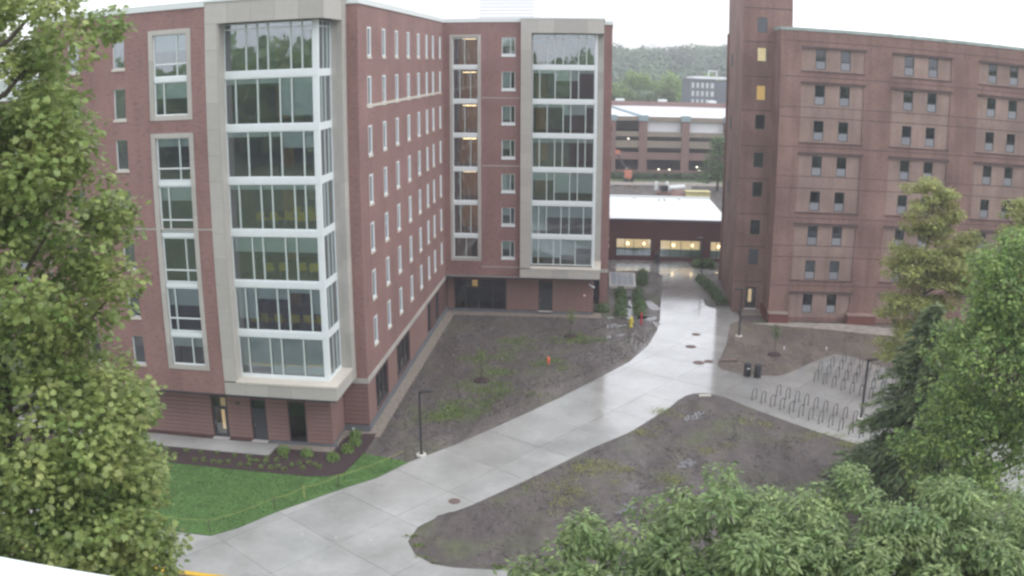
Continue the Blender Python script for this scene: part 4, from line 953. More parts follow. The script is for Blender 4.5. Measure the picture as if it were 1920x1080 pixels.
mb = MB(); mb.box(30.5, 38.4, 206.2, 206.35, 9.75, 12.33, 'roof_white'); mb.box(40.2, 48.4, 206.2, 206.35, 9.75, 12.33, 'roof_white'); G_.add('gap_brightness_panel', mb)  # added white panels stand in for sky-lit brightness in the open top gaps
mb = MB(); mb.box(-8, 75, 268, 268.6, 12.9, 14.2, 'garage_red'); G_.add('rear_parapet', mb)
mb = MB(); mb.prism([(26.8, 262), (27.8, 262), (30.5, 206), (29.6, 206)], 12.9, 13.3, 'teal_roof'); G_.add('roof_joint', mb)
for x in (30.3, 43.0, 58):
    mb = MB(); mb.box(x, x + 2.6, 268.2, 269.5, 14.2, 14.9, 'cap'); G_.add('roof_unit', mb)
for (x, z) in ((26.3, 7.9), (26.0, 1.0), (32.6, 4.3), (35.8, 4.0), (37.2, 4.1), (33.5, .9), (36, .9), (42.5, 1.6), (43, .7)):
    mb = MB(); mb.box(x, x + .35, 207, 207.3, z, z + .3, 'lamp_white'); G_.add('deck_lamp', mb)
# far dark building
D = Building('far_office_block', 'far dark block with rows of pale windows beyond the garage', 'building', 0, (58.5, 300))
mb = MB(); mb.box(58.5, 67.2, 300, 314, 0, 20.6, 'dark_bldg'); mb.box(67.2, 96, 301.5, 314, 0, 20.3, 'dark_bldg'); D.add('walls', mb)
mb = MB(); mb.box(58.2, 67.4, 299.7, 314, 20.6, 20.9, 'plinth'); mb.prism([(60.5, 303), (96, 302), (96, 313), (60, 313)], 20.9, 21.6, 'roof_white'); D.add('roof', mb)
mb = MB(); mb.tube([(65.5, 303, 21.4), (65.5, 303, 23.6), (68.3, 303, 23.6), (68.3, 303, 21.4)], .3, 'cap', 6); D.add('roof_duct', mb)
for i in range(4):
    for j in range(5):
        mb = MB(); u = 59.2 + j * 1.62; z = 19.6 - i * 2.75
        mb.box(u, u + (.85 if j < 4 else 1.1), 299.92, 300.02, z - 1.75, z, 'pane_white'); D.add('window', mb)
    for j in range(4):
        mb = MB(); u = 69 + j * 4; z = 18.9 - i * 2.75; mb.box(u, u + 1.8, 301.42, 301.52, z - 1.5, z, 'plinth'); D.add('window', mb)
# pale wing far left behind the tree
P_ = Building('pale_annex', 'pale grey annex half hidden behind the left tree', 'building', PHL, (-60, 70))
mb = MB(); mb.box(-60, -38, 70, 90, 0, 23.6, 'brick'); P_.add('walls', mb); mb = MB(); mb.box(-60.2, -37.8, 69.8, 90, 23.6, 24.3, 'cap'); P_.add('roof', mb)
for i in range(6):
    for j in range(5):
        mb = MB(); mb.box(-58 + j * 4, -56.6 + j * 4, 69.93, 70.02, 3 + i * 3.6, 5 + i * 3.6, 'puddle_cover'); P_.add('window', mb)
# building the photograph is taken from
H_ = MB(); H_.prism([(-8, 1.70), (-8, -9), (8, -9), (8, .55)], 24.02, 24.222, 'white'); hb = link('camera_building', None, None, (0, -4, 0)); tag(hb, 'white metal coping on the near roof edge in the lower left corner', 'roof edge')
hm = H_.mesh('roof_coping'); o = link('roof_coping', hm, hb, (0, 4, 0))
H_ = MB(); H_.box(-7.5, 7.5, -4.6, 4.4, 0, 24.02, 'brick_old'); link('wall', H_.mesh('wall'), hb, (0, 0, 0))

# ------------------------------------------------------------------ site furniture
def lamp_post(x, y, h, rz, label, head=.75):
    r = link('street_lamp', None, None, (x, y, .0), rz); tag(r, label, 'street lamp', 'black square path lamps')
    mb = MB(); mb.lathe([(.33, 0), (.33, .16), (.30, .18)], 'concrete_white', 18); link('footing', mb.mesh('footing'), r)
    mb = MB(); mb.box(-.065, .065, -.065, .065, .18, h, 'steel'); mb.box(-.13, .13, -.13, .13, .18, .21, 'steel'); link('pole', mb.mesh('pole'), r)
    mb = MB(); mb.box(.065, .3, -.03, .03, h - .12, h - .06, 'steel'); mb.box(.3 - .25, .3 + head * .6, -.16, .16, h - .05, h + .03, 'steel'); link('lamp_head', mb.mesh('lamp_head'), r)
    return r
lamp_post(-5.89, 54.23, 4.55, 0, 'black lamp post at the near edge of the soil, beside the path and lawn tip')
lamp_post(21.41, 80.52, 4.7, math.pi, 'black lamp post in the brown soil island before the tower door')
lamp_post(22.86, 105.56, 4.65, math.pi, 'distant black lamp post near the lit link windows')
lamp_post(25.92, 59.61, 4.7, 0, 'black lamp post standing among the bike racks next to the trees')
# bins
def bin_(x, y, label):
    r = link('waste_bin', None, None, (x, y, .03)); tag(r, label, 'bin', 'pair of black bins at the island edge')
    mb = MB(); mb.lathe([(.26, 0), (.31, .05), (.31, .92), (.29, .96)], 'steel', 18); link('body', mb.mesh('body', True), r)
    mb = MB(); mb.lathe([(.33, .96), (.33, 1.02), (.24, 1.14), (.1, 1.18)], 'steel', 18); link('lid', mb.mesh('lid', True), r)
    return r
bb = bin_(19.45, 69.5, 'black cylindrical bin at the island edge, left one of the pair')
mb = MB(); mb.box(-.12, .12, -.33, -.305, .72, .8, 'white'); link('sticker', mb.mesh('sticker'), bb)
bin_(20.25, 69.15, 'black cylindrical bin at the island edge, right one of the pair')
# bike racks
def hoop():
    pts = [(0, 0, 0), (0, 0, .66)]
    for k in range(1, 8):
        t = math.pi * (1 - k / 8); pts.append((.24 + .24 * math.cos(t), 0, .66 + .24 * math.sin(t)))
    pts += [(.48, 0, .66), (.48, 0, 0)]
    mb = MB(); mb.tube(pts, .032, 'hoop', 8); mb.box(-.07, .07, -.07, .07, 0, .012, 'hoop'); mb.box(.41, .55, -.07, .07, 0, .012, 'hoop'); return mb.mesh('bike_rack', True)
hme = hoop()
ordn = ['first', 'second', 'third', 'fourth', 'fifth', 'sixth', 'seventh', 'eighth', 'ninth', 'tenth', 'eleventh', 'twelfth', 'thirteenth', 'fourteenth']
for (x0, y0, n, rn) in ((18.48, 64.0, 14, 'frontmost'), (20.64, 64.65, 13, 'second'), (24.87, 67.95, 9, 'third'), (25.95, 70.13, 9, 'fourth'), (27.49, 71.32, 8, 'fifth'), (29.04, 72.55, 8, 'rearmost')):
    for i in range(n):
        o = link('bike_rack', hme, None, (x0 + .545 * i, y0 - .717 * i, .045), math.atan2(.29, .45))
        tag(o, f'dark steel hoop bike rack, {ordn[i]} from the left in the {rn} row', 'bike rack', 'hoop bike racks on the concrete pad')
# manhole covers
for (x, y, r_, lab) in ((-3.35, 47.8, .36, 'round rusty manhole cover on the near concrete path'), (16.03, 73.02, .5, 'nearest of three round covers in the wet far path'), (16.18, 77.5, .5, 'middle of three round covers in the wet far path'), (17.41, 81.27, .42, 'farthest round cover in the wet path'), (17.0, 73.3, .45, 'dark round cover where the wet path meets the soil island')):
    o = link('manhole_cover', None, None, (x, y, .052)); tag(o, lab, 'manhole cover')
    mb = MB(); mb.lathe([(r_, -.01), (r_, .006), (r_ - .04, .012)], 'iron', 20); link('rim', mb.mesh('rim'), o)
    mb = MB(); mb.lathe([(r_ - .07, 0), (r_ - .07, .018)], 'iron', 20); link('lid', mb.mesh('lid'), o)
for i, (x, y) in enumerate(((-11.52, 43.37), (-9.58, 43.16), (-7.63, 43.0))):
    mb = MB(); mb.lathe([(.07, 0), (.05, .02)], 'concrete_white', 10); tag(link('path_stud', mb.mesh('path_stud'), None, (x, y, .045)), ('leftmost', 'middle', 'rightmost')[i] + ' of three small white studs on the near path', 'marker', 'white studs on the path')
# hydrant, posts
r = link('fire_hydrant', None, None, (11.51, 83.96, .02)); tag(r, 'yellow fire hydrant standing in the wet soil by the path', 'fire hydrant')
mb = MB(); mb.lathe([(.2, 0), (.2, .06), (.14, .08), (.14, .6), (.2, .62), (.2, .68)], 'hydrant', 14); link('barrel', mb.mesh('barrel', False), r)
mb = MB(); mb.lathe([(.2, .68), (.17, .85), (.08, .95), (.05, 1.02)], 'hydrant', 14); link('bonnet', mb.mesh('bonnet', True), r)
for sgn in (-1, 1):
    mb = MB(); mb.tube([(sgn * .1, 0, .5), (sgn * .26, 0, .5)], .07, 'hydrant', 10); link('outlet', mb.mesh('outlet'), r)
r = link('post_valve', None, None, (12.63, 84.87, .02)); tag(r, 'thin dark red indicator post right of the hydrant', 'post')
mb = MB(); mb.lathe([(.12, 0), (.10, .1), (.09, .85), (.13, .87), (.13, 1.05), (.06, 1.12)], 'red', 12); link('post', mb.mesh('post'), r)
r = link('orange_marker', None, None, (3.08, 72.7, .02)); tag(r, 'bright orange marker standing alone in the soil field', 'marker')
mb = MB(); mb.lathe([(.05, 0), (.08, .1), (.13, .32), (.13, .52), (.08, .68), (.03, .74)], 'orange', 12); link('sleeve', mb.mesh('sleeve', True), r)
for (x, y, l) in ((24.69, 76.35, 'white sprinkler stub in the soil right of the staked sapling'), (28.71, 76.04, 'white sprinkler stub behind the bike racks pad'), (-11.0, 57.9, 'small pale stub by the corner plinth of the new hall')):
    mb = MB(); mb.lathe([(.06, 0), (.06, .22), (.1, .24), (.08, .3)], 'white', 8); tag(link('sprinkler', mb.mesh('sprinkler'), None, (x, y, .05)), l, 'sprinkler')
# things lying at the soil edges
mb = MB(); mb.prism([(-.5, -.1), (.45, -.18), (.55, .15), (-.35, .22)], 0, .12, 'curtain_pale'); tag(link('drain_cover', mb.mesh('drain_cover'), None, (14.9, 64.9, .05)), 'pale flat cover lying at the tip of the soil triangle', 'cover')
mb = MB(); mb.prism([(-.8, -.25), (.7, -.3), (.8, .2), (-.6, .3)], 0, .16, 'iron'); tag(link('drain_grate', mb.mesh('drain_grate'), None, (18.75, 73.4, .05)), 'rusty grate at the left corner of the brown soil island', 'grate')
# rope along the lawn
r = link('rope_barrier', None, None, (-10, 49, 0)); tag(r, 'sagging yellow rope on short posts along the lawn edge', 'rope barrier')
posts = [(-16.78, 42.95), (-13.74, 46.1), (-12.29, 47.65), (-10.49, 49.3), (-6.85, 53.2)]
for i, (x, y) in enumerate(posts):
    mb = MB(); mb.tube([(0, 0, 0), (0, 0, .85)], .03, 'rope' if i == 2 else 'bark', 6); link('post', mb.mesh('post'), r, (x + 10, y - 49, .04))
rp = MB(); pts = []
allp = [(-30, 44.4), (-23, 43.7)] + posts
for (x0, y0), (x1, y1) in zip(allp, allp[1:]):
    for k in range(8):
        t = k / 8; pts.append((x0 + (x1 - x0) * t + 10, y0 + (y1 - y0) * t - 49, .84 - .5 * t * (1 - t)))
pts.append((posts[-1][0] + 10, posts[-1][1] - 49, .84)); rp.tube(pts, .010, 'rope', 5); link('rope', rp.mesh('rope'), r)
for x, y in ((-30, 44.4), (-23, 43.7)):
    mb = MB(); mb.tube([(0, 0, 0), (0, 0, .85)], .03, 'steel', 6); link('post', mb.mesh('post'), r, (x + 10, y - 49, .04))
# far construction yard
r = link('boom_lift', None, None, (24.2, 193, 0)); tag(r, 'orange boom lift working in front of the parking garage', 'lift')
mb = MB(); mb.box(-.2, 1.3, -.8, .8, .6, 2.4, 'orange2'); link('chassis', mb.mesh('chassis'), r)
mb = MB(); mb.tube([(.4, 0, 2.4), (-.9, 0, 4.3), (-1.8, 0, 5.9)], .16, 'steel', 6); link('arm', mb.mesh('arm'), r)
mb = MB(); mb.box(-2.3, -1.3, -.5, .5, 5.9, 6.7, 'orange2'); link('basket', mb.mesh('basket'), r)
for a in (0.1, 1.3):
    mb = MB(); mb.tube([(a, -.95, .45), (a, .95, .45)], .45, 'steel', 12); link('wheel', mb.mesh('wheel'), r)
r = link('skip_container', None, None, (34.6, 166.5, 0)); tag(r, 'pale yellow skip container beyond the white link roof', 'skip')
mb = MB(); v = [(-2.2, -1), (2.2, -1), (2.2, 1), (-2.2, 1)]; mb.prism(v, .15, 1.7, 'far_skip'); link('body', mb.mesh('body'), r)
mb = MB(); mb.box(-2.35, 2.35, -1.15, 1.15, 1.7, 1.85, 'far_skip'); link('rim', mb.mesh('rim'), r)
r = link('pipe_bundle', None, None, (32.4, 176, 0)); tag(r, 'short white pipe section lying on a berm beyond the link roof', 'pipe')
mb = MB(); mb.tube([(-1.6, 0, 1.0), (1.6, .6, 1.2)], .5, 'cap', 12); mb.box(-1.2, 1.2, -.5, .8, 0, .75, 'soil'); link('section', mb.mesh('section'), r)
for (x, y, h, l) in ((28.9, 180.3, 1.5, 'left white bollard beside the far walk'), (30.9, 179, 1.7, 'right pale bollard post on the far side path')):
    mb = MB(); mb.lathe([(.35, 0), (.35, h), (.2, h + .2)], 'cap', 10); tag(link('bollard', mb.mesh('bollard'), None, (x, y, 0)), l, 'bollard')
r = link('compact_loader', None, None, (28.6, 168.5, 0)); tag(r, 'small dark loader with red body parked beyond the link roof', 'loader')
mb = MB(); mb.box(-1.6, 1.2, -.8, .8, .5, 1.3, 'garage_red'); link('body', mb.mesh('body'), r)
mb = MB(); mb.box(-.7, .6, -.7, .7, 1.5, 2.5, 'steel'); link('cab', mb.mesh('cab'), r)
mb = MB(); mb.box(1.3, 2.1, -1, 1, .2, .9, 'plinth'); link('bucket', mb.mesh('bucket'), r)
for a in (-1.1, .8):
    for q in (-.9, .9):
        mb = MB(); mb.tube([(a, q - .15, .45), (a, q + .15, .45)], .45, 'steel', 10); link('wheel', mb.mesh('wheel'), r)
mb = MB(); mb.lathe([(3.6, 0), (2.6, .9), (1.2, 1.6), (.2, 1.8)], 'garage_red', 14); o = link('brick_rubble', mb.mesh('brick_rubble', True), None, (31.6, 169, -.05)); tag(o, 'low heap of reddish rubble beyond the link roof', 'rubble')

# ------------------------------------------------------------------ foliage
T_MAPLE = (np.array([(0, 0, 0), (.30, .05, .03), (.55, .30, .05), (.34, .38, .02), (.48, .75, .06), (.22, .62, .02), (0, 1.0, 0), (-.22, .62, .02), (-.48, .75, .06), (-.34, .38, .02), (-.55, .30, .05), (-.30, .05, .03)]), [(0, 1, 2, 3), (0, 3, 4, 5), (0, 5, 6), (0, 6, 7), (0, 7, 8, 9), (0, 9, 10, 11)])
T_OAK = (np.array([(0, 0, 0), (.16, .35, .02), (.20, .65, -.02), (0, 1.1, -.14), (-.20, .65, -.02), (-.16, .35, .02)]), [(0, 1, 2, 3), (0, 3, 4, 5)])
T_SMALL = (np.array([(0, 0, 0), (.34, .5, .08), (0, 1, 0), (-.34, .5, .08)]), [(0, 1, 2), (0, 2, 3)])
T_NEEDLE = (np.array([(0, 0, 0), (.20, .45, .03), (0, 1.3, -.25), (-.20, .45, .03)]), [(0, 1, 2), (0, 2, 3)])
def leaves_mesh(name, pos, nrm, tip, size, tmpl, m):
    """pos, nrm, tip: N x 3; size N"""
    tv, tf = tmpl; N_ = len(pos)
    n = nrm / (np.linalg.norm(nrm, axis=1, keepdims=True) + 1e-9)
    t = tip - n * np.sum(tip * n, 1, keepdims=True); t /= (np.linalg.norm(t, axis=1, keepdims=True) + 1e-9)
    s_ = np.cross(t, n)
    V = pos[:, None, :] + size[:, None, None] * (tv[None, :, 0:1] * s_[:, None, :] + tv[None, :, 1:2] * t[:, None, :] + tv[None, :, 2:3] * n[:, None, :])
    k = len(tv); V = V.reshape(-1, 3)
    loops = []; starts = []; tot = []; c = 0
    base = np.array([i for f in tf for i in f]); fl_ = [len(f) for f in tf]
    L_ = (base[None, :] + (np.arange(N_) * k)[:, None]).reshape(-1)
    lens = np.tile(np.array(fl_), N_); st = np.concatenate([[0], np.cumsum(lens)[:-1]])
    me = bpy.data.meshes.new(name); me.vertices.add(len(V)); me.vertices.foreach_set('co', V.astype(np.float32).ravel())
    me.loops.add(len(L_)); me.loops.foreach_set('vertex_index', L_.astype(np.int32))
    me.polygons.add(len(lens)); me.polygons.foreach_set('loop_start', st.astype(np.int32)); me.polygons.foreach_set('loop_total', lens.astype(np.int32))
    me.materials.append(M[m] if isinstance(m, str) else m); me.update(calc_edges=True); me.validate(); return me
def rnd(n): return rng.normal(size=(n, 3))
def unit(v): return v / (np.linalg.norm(v, axis=1, keepdims=True) + 1e-9)
def clump_points(centres, radii, nper, flat=.7, shell=.55):
    out_p, out_n = [], []
    for c, r in zip(centres, radii):
        n = max(6, int(nper * (r ** 2)))
        d = unit(rnd(n)); q = rng.uniform(shell ** 3, 1, n) ** (1 / 3)
        p = d * (q * r)[:, None] * np.array([1, 1, flat]) * rng.uniform(.8, 1.15, (n, 1))
        out_p.append(c + p); out_n.append(d)
    return np.concatenate(out_p), np.concatenate(out_n)
def tree(name, label, base, ellipsoids, cr, nper, lsize, tmpl, lm, trunk_top, tr=.35, droop=-.2, up=.9, limbs=True, group=None, extra=None, flat=.7, seedpos=.35, cat='tree'):
    bx, by = base
    r = link(name, None, None, (bx, by, 0)); tag(r, label, cat, group)
    cs, rs = [], []
    for (cx, cy, cz, rx, ry, rz, n) in ellipsoids:
        d = unit(rnd(n)); q = rng.uniform(seedpos, 1, n) ** .6
        cs.append(np.array([cx - bx, cy - by, cz]) + d * q[:, None] * np.array([rx, ry, rz]) * .86); rs.append(cr * rng.uniform(.6, 1.25, n))
    cs = np.concatenate(cs); rs = np.concatenate(rs)
    P, D = clump_points(cs, rs, nper, flat)
    n = len(P); nr = D * .42 + np.array([0, 0, up * 1.25]) + rnd(n) * .42; tp = D + rnd(n) * .7 + np.array([0, 0, droop])
    sz = lsize * rng.uniform(.5, 1.45, n)
    cme = leaves_mesh('crown', P, nr, tp, sz, tmpl, lm); link('crown', cme, r)
    mb = MB(); H = trunk_top
    tp_ = [(0.15 * math.sin(z * .9 + bx), .15 * math.cos(z * .7), z) for z in np.linspace(-.1, H, 9)]
    mb.tube(tp_, [tr * (1 - .8 * k / 8) for k in range(9)], 'bark', 8); link('trunk', mb.mesh('trunk', True), r)
    if limbs:
        mb = MB()
        for c in cs[:: max(1, len(cs) // 45)]:
            z0 = min(H * .95, max(H * .25, c[2] - np.hypot(c[0], c[1]) * .7)); k = min(8, max(0, z0 / H * 8)); s0 = Vector(tp_[int(k)]); s0.z = z0
            e = Vector(c); mid = s0.lerp(e, .5) + Vector((0, 0, -.1 * (e - s0).length))
            mb.tube([s0, mid, e], [tr * .28, tr * .17, tr * .06], 'bark', 5)
        link('branches', mb.mesh('branches', True), r)
    return r, P, nr, tp
# left foreground tree
tl, P, nr, tp = tree('maple_tree', 'tall broad leafed tree filling the left edge of the view', (-14.5, 21.5),
     [(-13.0, 20.6, 14.8, 5.1, 4.2, 4.6, 120), (-14.0, 21.0, 20.2, 4.9, 4.2, 3.4, 85), (-14.1, 21.0, 26.0, 4.6, 4.2, 3.6, 78), (-15.0, 21.5, 9.5, 5, 4.5, 3, 34), (-12.0, 19.8, 13.3, 4.1, 3, 3.3, 50), (-17.5, 22, 23, 4, 4, 8, 60), (-13.2, 20.6, 23.2, 3.7, 3.2, 2.2, 50)],
     0.82, 330, .16, T_MAPLE, 'leaf_left', 27, .42, droop=-.35, up=.7)
# single leaves that can be picked out
lf = leaves_mesh('leaf', np.zeros((1, 3)), np.array([[0, 0, 1.]]), np.array([[0, 1., 0]]), np.array([1.0]), T_MAPLE, 'leaf_left')
d_ = np.linalg.norm(P + np.array([-14.5, 21.5, 0]) - np.array([0, 0, 25]), axis=1)
vis = np.argsort(d_)[:260]
def add_leaves(root_, lfm, P, nr, tp, idx, size):
    for i in idx:
        o = link('leaf', lfm, root_)
        n = Vector(nr[i]).normalized(); t = Vector(tp[i]); t = (t - n * t.dot(n)).normalized(); s_ = t.cross(n)
        mt = Matrix((s_, t, n)).transposed().to_4x4(); mt.translation = Vector(P[i]) * 1.0 + n * .06
        o.matrix_local = mt @ Matrix.Scale(size * random.uniform(.85, 1.3), 4)
add_leaves(tl, lf, P, nr, tp, vis, .18)
# oak at bottom right
oc = []
for (x, z) in ((1.0, 11.0), (3.2, 13.1), (5.4, 14.0), (7.5, 13.2), (9.5, 13.7), (12.2, 13.5), (14.2, 12.9), (16.5, 12.6)):
    oc.append((x + .3, 21.5, z - 1.15, 1.9, 3.0, 1.7, 15)); oc.append((x + 1.25, 20.6, z - 1.5, 1.6, 2.4, 1.3, 15))
to, P, nr, tp = tree('oak_tree', 'pale green oak crown rising into the lower right of the view', (8.5, 22.5), [(a, b, c, d, e, f, 30) for a, b, c, d, e, f, g_ in oc] + [(8, 21, 9.5, 7.5, 4.5, 3.4, 130), (1.2, 19.5, 10.3, 1.8, 1.8, 1.5, 8), (.5, 20.6, 11.5, 1.0, 1, .8, 10), (2.0, 21, 12.3, 1.5, 1.5, 1.0, 14)], .55, 620, .18, T_OAK, 'leaf_oak', 11.5, .4, droop=-.9, up=.7)
lf = leaves_mesh('leaf', np.zeros((1, 3)), np.array([[0, 0, 1.]]), np.array([[0, 1., 0]]), np.array([1.0]), T_OAK, 'leaf_oak')
d_ = np.linalg.norm(P + np.array([8.5, 22.5, 0]) - np.array([0, 0, 25]), axis=1)
add_leaves(to, lf, P, nr, tp, np.argsort(d_)[:200], .22)
# maple at right
tree('broadleaf_tree', 'big fresh green tree at the right edge with yellowish shoot tips', (22.3, 36.5),
     [(23.4, 36, 15.9, 3.4, 3.3, 3.2, 110), (22.6, 36, 12.0, 4.6, 4.2, 3.8, 170), (21.8, 36, 8.2, 4.3, 4.0, 3.0, 80), (26.5, 37, 12, 3, 3, 6, 70)], .75, 260, .20, T_SMALL, 'leaf_maple', 18, .38, droop=.3, up=.5, flat=.85)
# yellow green trees in front of the old hall
tree('locust_tree', 'airy yellow green tree in front of the old dormitory wall', (31.3, 62.5),
     [(31.0, 62, 15.6, 2.8, 2.3, 2.6, 40), (31.2, 62, 11.5, 4.3, 3.2, 2.6, 52), (30.6, 62, 7.6, 4.0, 3.2, 2.4, 40), (34.5, 62, 11.5, 3.4, 2.5, 3.2, 44), (31, 62, 4.2, 3.6, 3, 1.8, 22)], .85, 260, .24, T_SMALL, 'leaf_yellow', 16.5, .24, droop=.1, up=.9, flat=.45)
tree('honey_tree', 'yellow green tree top showing at the far right edge', (38.8, 60.5), [(38.8, 60.5, 14.6, 2.6, 2.6, 2.8, 30), (39, 60.5, 10, 4, 3, 4, 50)], .9, 240, .24, T_SMALL, 'leaf_yellow', 16, .25, droop=.1, up=.9, flat=.5)
# conifer
def conifer(name, label, base, H, R0, z0, m):
    bx, by = base; r = link(name, None, None, (bx, by, 0)); tag(r, label, 'tree')
    mb = MB(); mb.tube([(0, 0, -.1), (0, 0, H * .5), (0, 0, H)], [.3, .18, .03], 'bark', 8); link('trunk', mb.mesh('trunk', True), r)
    P = []; Nn = []; T = []; br = MB()
    z = z0
    while z < H:
        f = (1 - (z - z0) / (H - z0)); rad = R0 * (f ** .8) + .15
        for k in range(7):
            a = rng.uniform(0, 2 * math.pi); L_ = rad * rng.uniform(.65, 1.15); d = np.array([math.cos(a), math.sin(a), 0])
            end = d * L_ + np.array([0, 0, z - L_ * .28])
            br.tube([(0, 0, z), tuple(d * L_ * .5 + np.array([0, 0, z + .05])), tuple(end)], [.05, .035, .01], 'bark', 4)
            n = int(40 * L_) + 8
            t = rng.uniform(.12, 1.05, n); pt = d * (t * L_)[:, None] + np.array([0, 0, 1]) * (z - t * t * L_ * .28)[:, None]
            side = np.cross(d, [0, 0, 1]) * (rng.normal(size=n) * .34 * (1.15 - t) * L_ * .45)[:, None]
            P.append(pt + side + rng.normal(size=(n, 3)) * .06); Nn.append(np.tile([0, 0, 1.], (n, 1)) + rnd(n) * .35); T.append(np.tile(d, (n, 1)) + side * 1.5 + np.array([0, 0, -.5]) + rnd(n) * .3)
        z += .27
    P, Nn, T = map(np.concatenate, (P, Nn, T))
    link('crown', leaves_mesh('crown', P, Nn, T, .34 * rng.uniform(.5, 1.3, len(P)), T_NEEDLE, m), r); link('branches', br.mesh('branches'), r)
    return r
conifer('conifer_tree', 'dark drooping conifer beside the bike racks', (24.2, 46.5), 12.4, 5.0, 1.2, 'leaf_conifer')
# garage tree and light green row and hill
tree('garage_tree', 'dark green tree in front of the garage beside the old tower', (41.6, 180), [(42, 180, 7, 3.4, 3, 5.2, 34), (40.5, 180, 3.8, 3, 3, 3, 16)], 1.3, 34, .55, T_SMALL, 'leaf_dkshrub', 9, .3)
for i, (x, y, h, rx, lab) in enumerate(((37, 330, 19.5, 7.5, 'leftmost light green tree behind the garage roof'), (46, 335, 24.5, 9, 'tallest light green tree behind the middle of the garage roof'), (55.5, 332, 22.5, 8, 'light green tree left of the far dark block'), (62, 345, 23, 7, 'light green tree just behind the corner of the far dark block'), (28, 328, 18, 9, 'light green tree behind the new hall corner'), (82, 380, 24, 10, 'tree behind the roof of the far dark block'))):
    tree('background_tree', lab, (x, y), [(x, y, h * .62, rx, rx * .8, h * .38, 34), (x, y, h * .35, rx * .9, rx * .7, h * .3, 14)], 2.2, 26, .95, T_SMALL, 'leaf_far', h * .7, .5, limbs=False, group='light green trees behind the garage')
hill = MB(); nx, ny = 40, 14
def hz(x, y):
    t = min(1, max(0, (y - 400) / 260)); t = t * t * (3 - 2 * t)
    return t * (20.5 + 6 * math.sin(x * .012 + .4) + 4 * math.sin(x * .031 + 1.7))
gx = np.linspace(-500, 700, nx); gy = np.linspace(380, 900, ny)
for y in gy:
    for x in gx: hill.v.append((x, y, hz(x, y) - .5))
k = hill.mi('leaf_hill')
for j in range(ny - 1):
    for i in range(nx - 1): a = j * nx + i; hill.f.append((a, a + 1, a + nx + 1, a + nx)); hill.m.append(k)
structure('hill', hill.mesh('hill', True))
cs = []; rs = []
for _ in range(900):
    y = rng.uniform(400, 720); x = rng.uniform(-.25, .42) * y + 20
    rr = rng.uniform(8, 16); cs.append((x, y, hz(x, y) + rr * .25)); rs.append(rr)
cs = np.array(cs); rs = np.array(rs)
P = []; D = []
for c, r_ in zip(cs, rs):
    n = 190; d = unit(rnd(n)); d[:, 2] = np.abs(d[:, 2]) * .9 - .1; P.append(c + d * r_ * rng.uniform(.8, 1.1, (n, 1))); D.append(d)
P = np.concatenate(P); D = np.concatenate(D); n = len(P)
o = link('hillside_forest', leaves_mesh('hillside_forest', P, D + rnd(n) * .22, rnd(n), rng.uniform(1.8, 3.2, n), T_SMALL, 'leaf_hill')); tag(o, 'dark wooded hillside on the horizon between the two halls', 'forest', kind='stuff')
P = []
for _ in range(620):
    c = np.array([rng.uniform(-190, 230), rng.uniform(-170, -110), rng.uniform(2, 24)]); c[2] += 5 * math.sin(c[0] * .05) ; r_ = rng.uniform(5, 9); d = unit(rnd(40)); P.append(c + d * r_)
P = np.concatenate(P); P = P[P[:, 2] > 0]; n = len(P)
o = link('rear_treeline', leaves_mesh('rear_treeline', P, rnd(n), rnd(n), rng.uniform(3, 6, n), T_SMALL, 'leaf_far')); tag(o, 'line of tall trees behind the viewpoint, mirrored in the upper bay glass', 'treeline', kind='stuff')
def hedge(name, label, x0, x1, y0, y1, h, n, m):
    P = np.stack([rng.uniform(x0, x1, n), rng.uniform(y0, y1, n), rng.uniform(.05, h, n)], 1)
    o = link(name, leaves_mesh(name, P, rnd(n) + np.array([0, 0, .5]), rnd(n), rng.uniform(.3, .6, n), T_SMALL, m)); tag(o, label, 'hedge'); return o
hedge('hedge', 'long low dark hedge at the foot of the garage', 10, 60, 197, 200, 1.2, 5000, 'leaf_hedge')
# shrubs
def shrub_mesh(r_, h, n, m, sz=.12):
    d = unit(rnd(n)); d[:, 2] = np.abs(d[:, 2]); P = d * rng.uniform(.55, 1, (n, 1)) * np.array([r_, r_, h])
    return leaves_mesh('shrub', P + np.array([0, 0, .03]), d + rnd(n) * .5 + np.array([0, 0, .4]), d + rnd(n) * .6, sz * rng.uniform(.6, 1.2, n), T_SMALL, m)
SH = [shrub_mesh(.46, .58, 420, 'leaf_shrub') for _ in range(3)]
SD = [shrub_mesh(.75, 1.0, 420, 'leaf_dkshrub', .2) for _ in range(3)]
for i, (x, y) in enumerate(((-15.1, 54.0), (-13.43, 53.7), (-11.56, 53.2), (-10.84, 54.5), (-10.5, 55.7), (-10.7, 57.0))):
    o = link('round_shrub', SH[i % 3], None, (x, y, .07), i); tag(o, ['leftmost round shrub in the mulch by the near wall', 'second round shrub from the left along the wall', 'round shrub at the wall corner in the mulch', 'round shrub just right of the wall corner', 'second last round shrub going back along the bed', 'rearmost round shrub near the corner plinth'][i], 'shrub', 'round shrubs in the mulch bed')
PL = [shrub_mesh(.2, .24, 50, 'weed', .12) for _ in range(3)]
small = [(-21.89, 53.67), (-20.73, 53.44), (-19.61, 53.5), (-18.31, 53.2), (-17.27, 53.1), (-16.54, 52.49), (-16.03, 53.04), (-15.23, 52.77), (-14.78, 53.14), (-18.97, 52.09), (-18.43, 52.14), (-17.53, 51.82), (-16.96, 51.88), (-16.01, 51.56), (-15.38, 51.61), (-14.96, 51.81), (-14.4, 51.38), (-14.09, 52.04), (-13.64, 52.4), (-13.06, 52.5), (-12.59, 52.3), (-20.82, 52.23), (-20.16, 52.3), (-19.46, 52.12), (-22.5, 53.0), (-23.2, 53.6), (-12.2, 51.9), (-13.3, 51.7), (-15.9, 52.4), (-17.0, 52.6)]
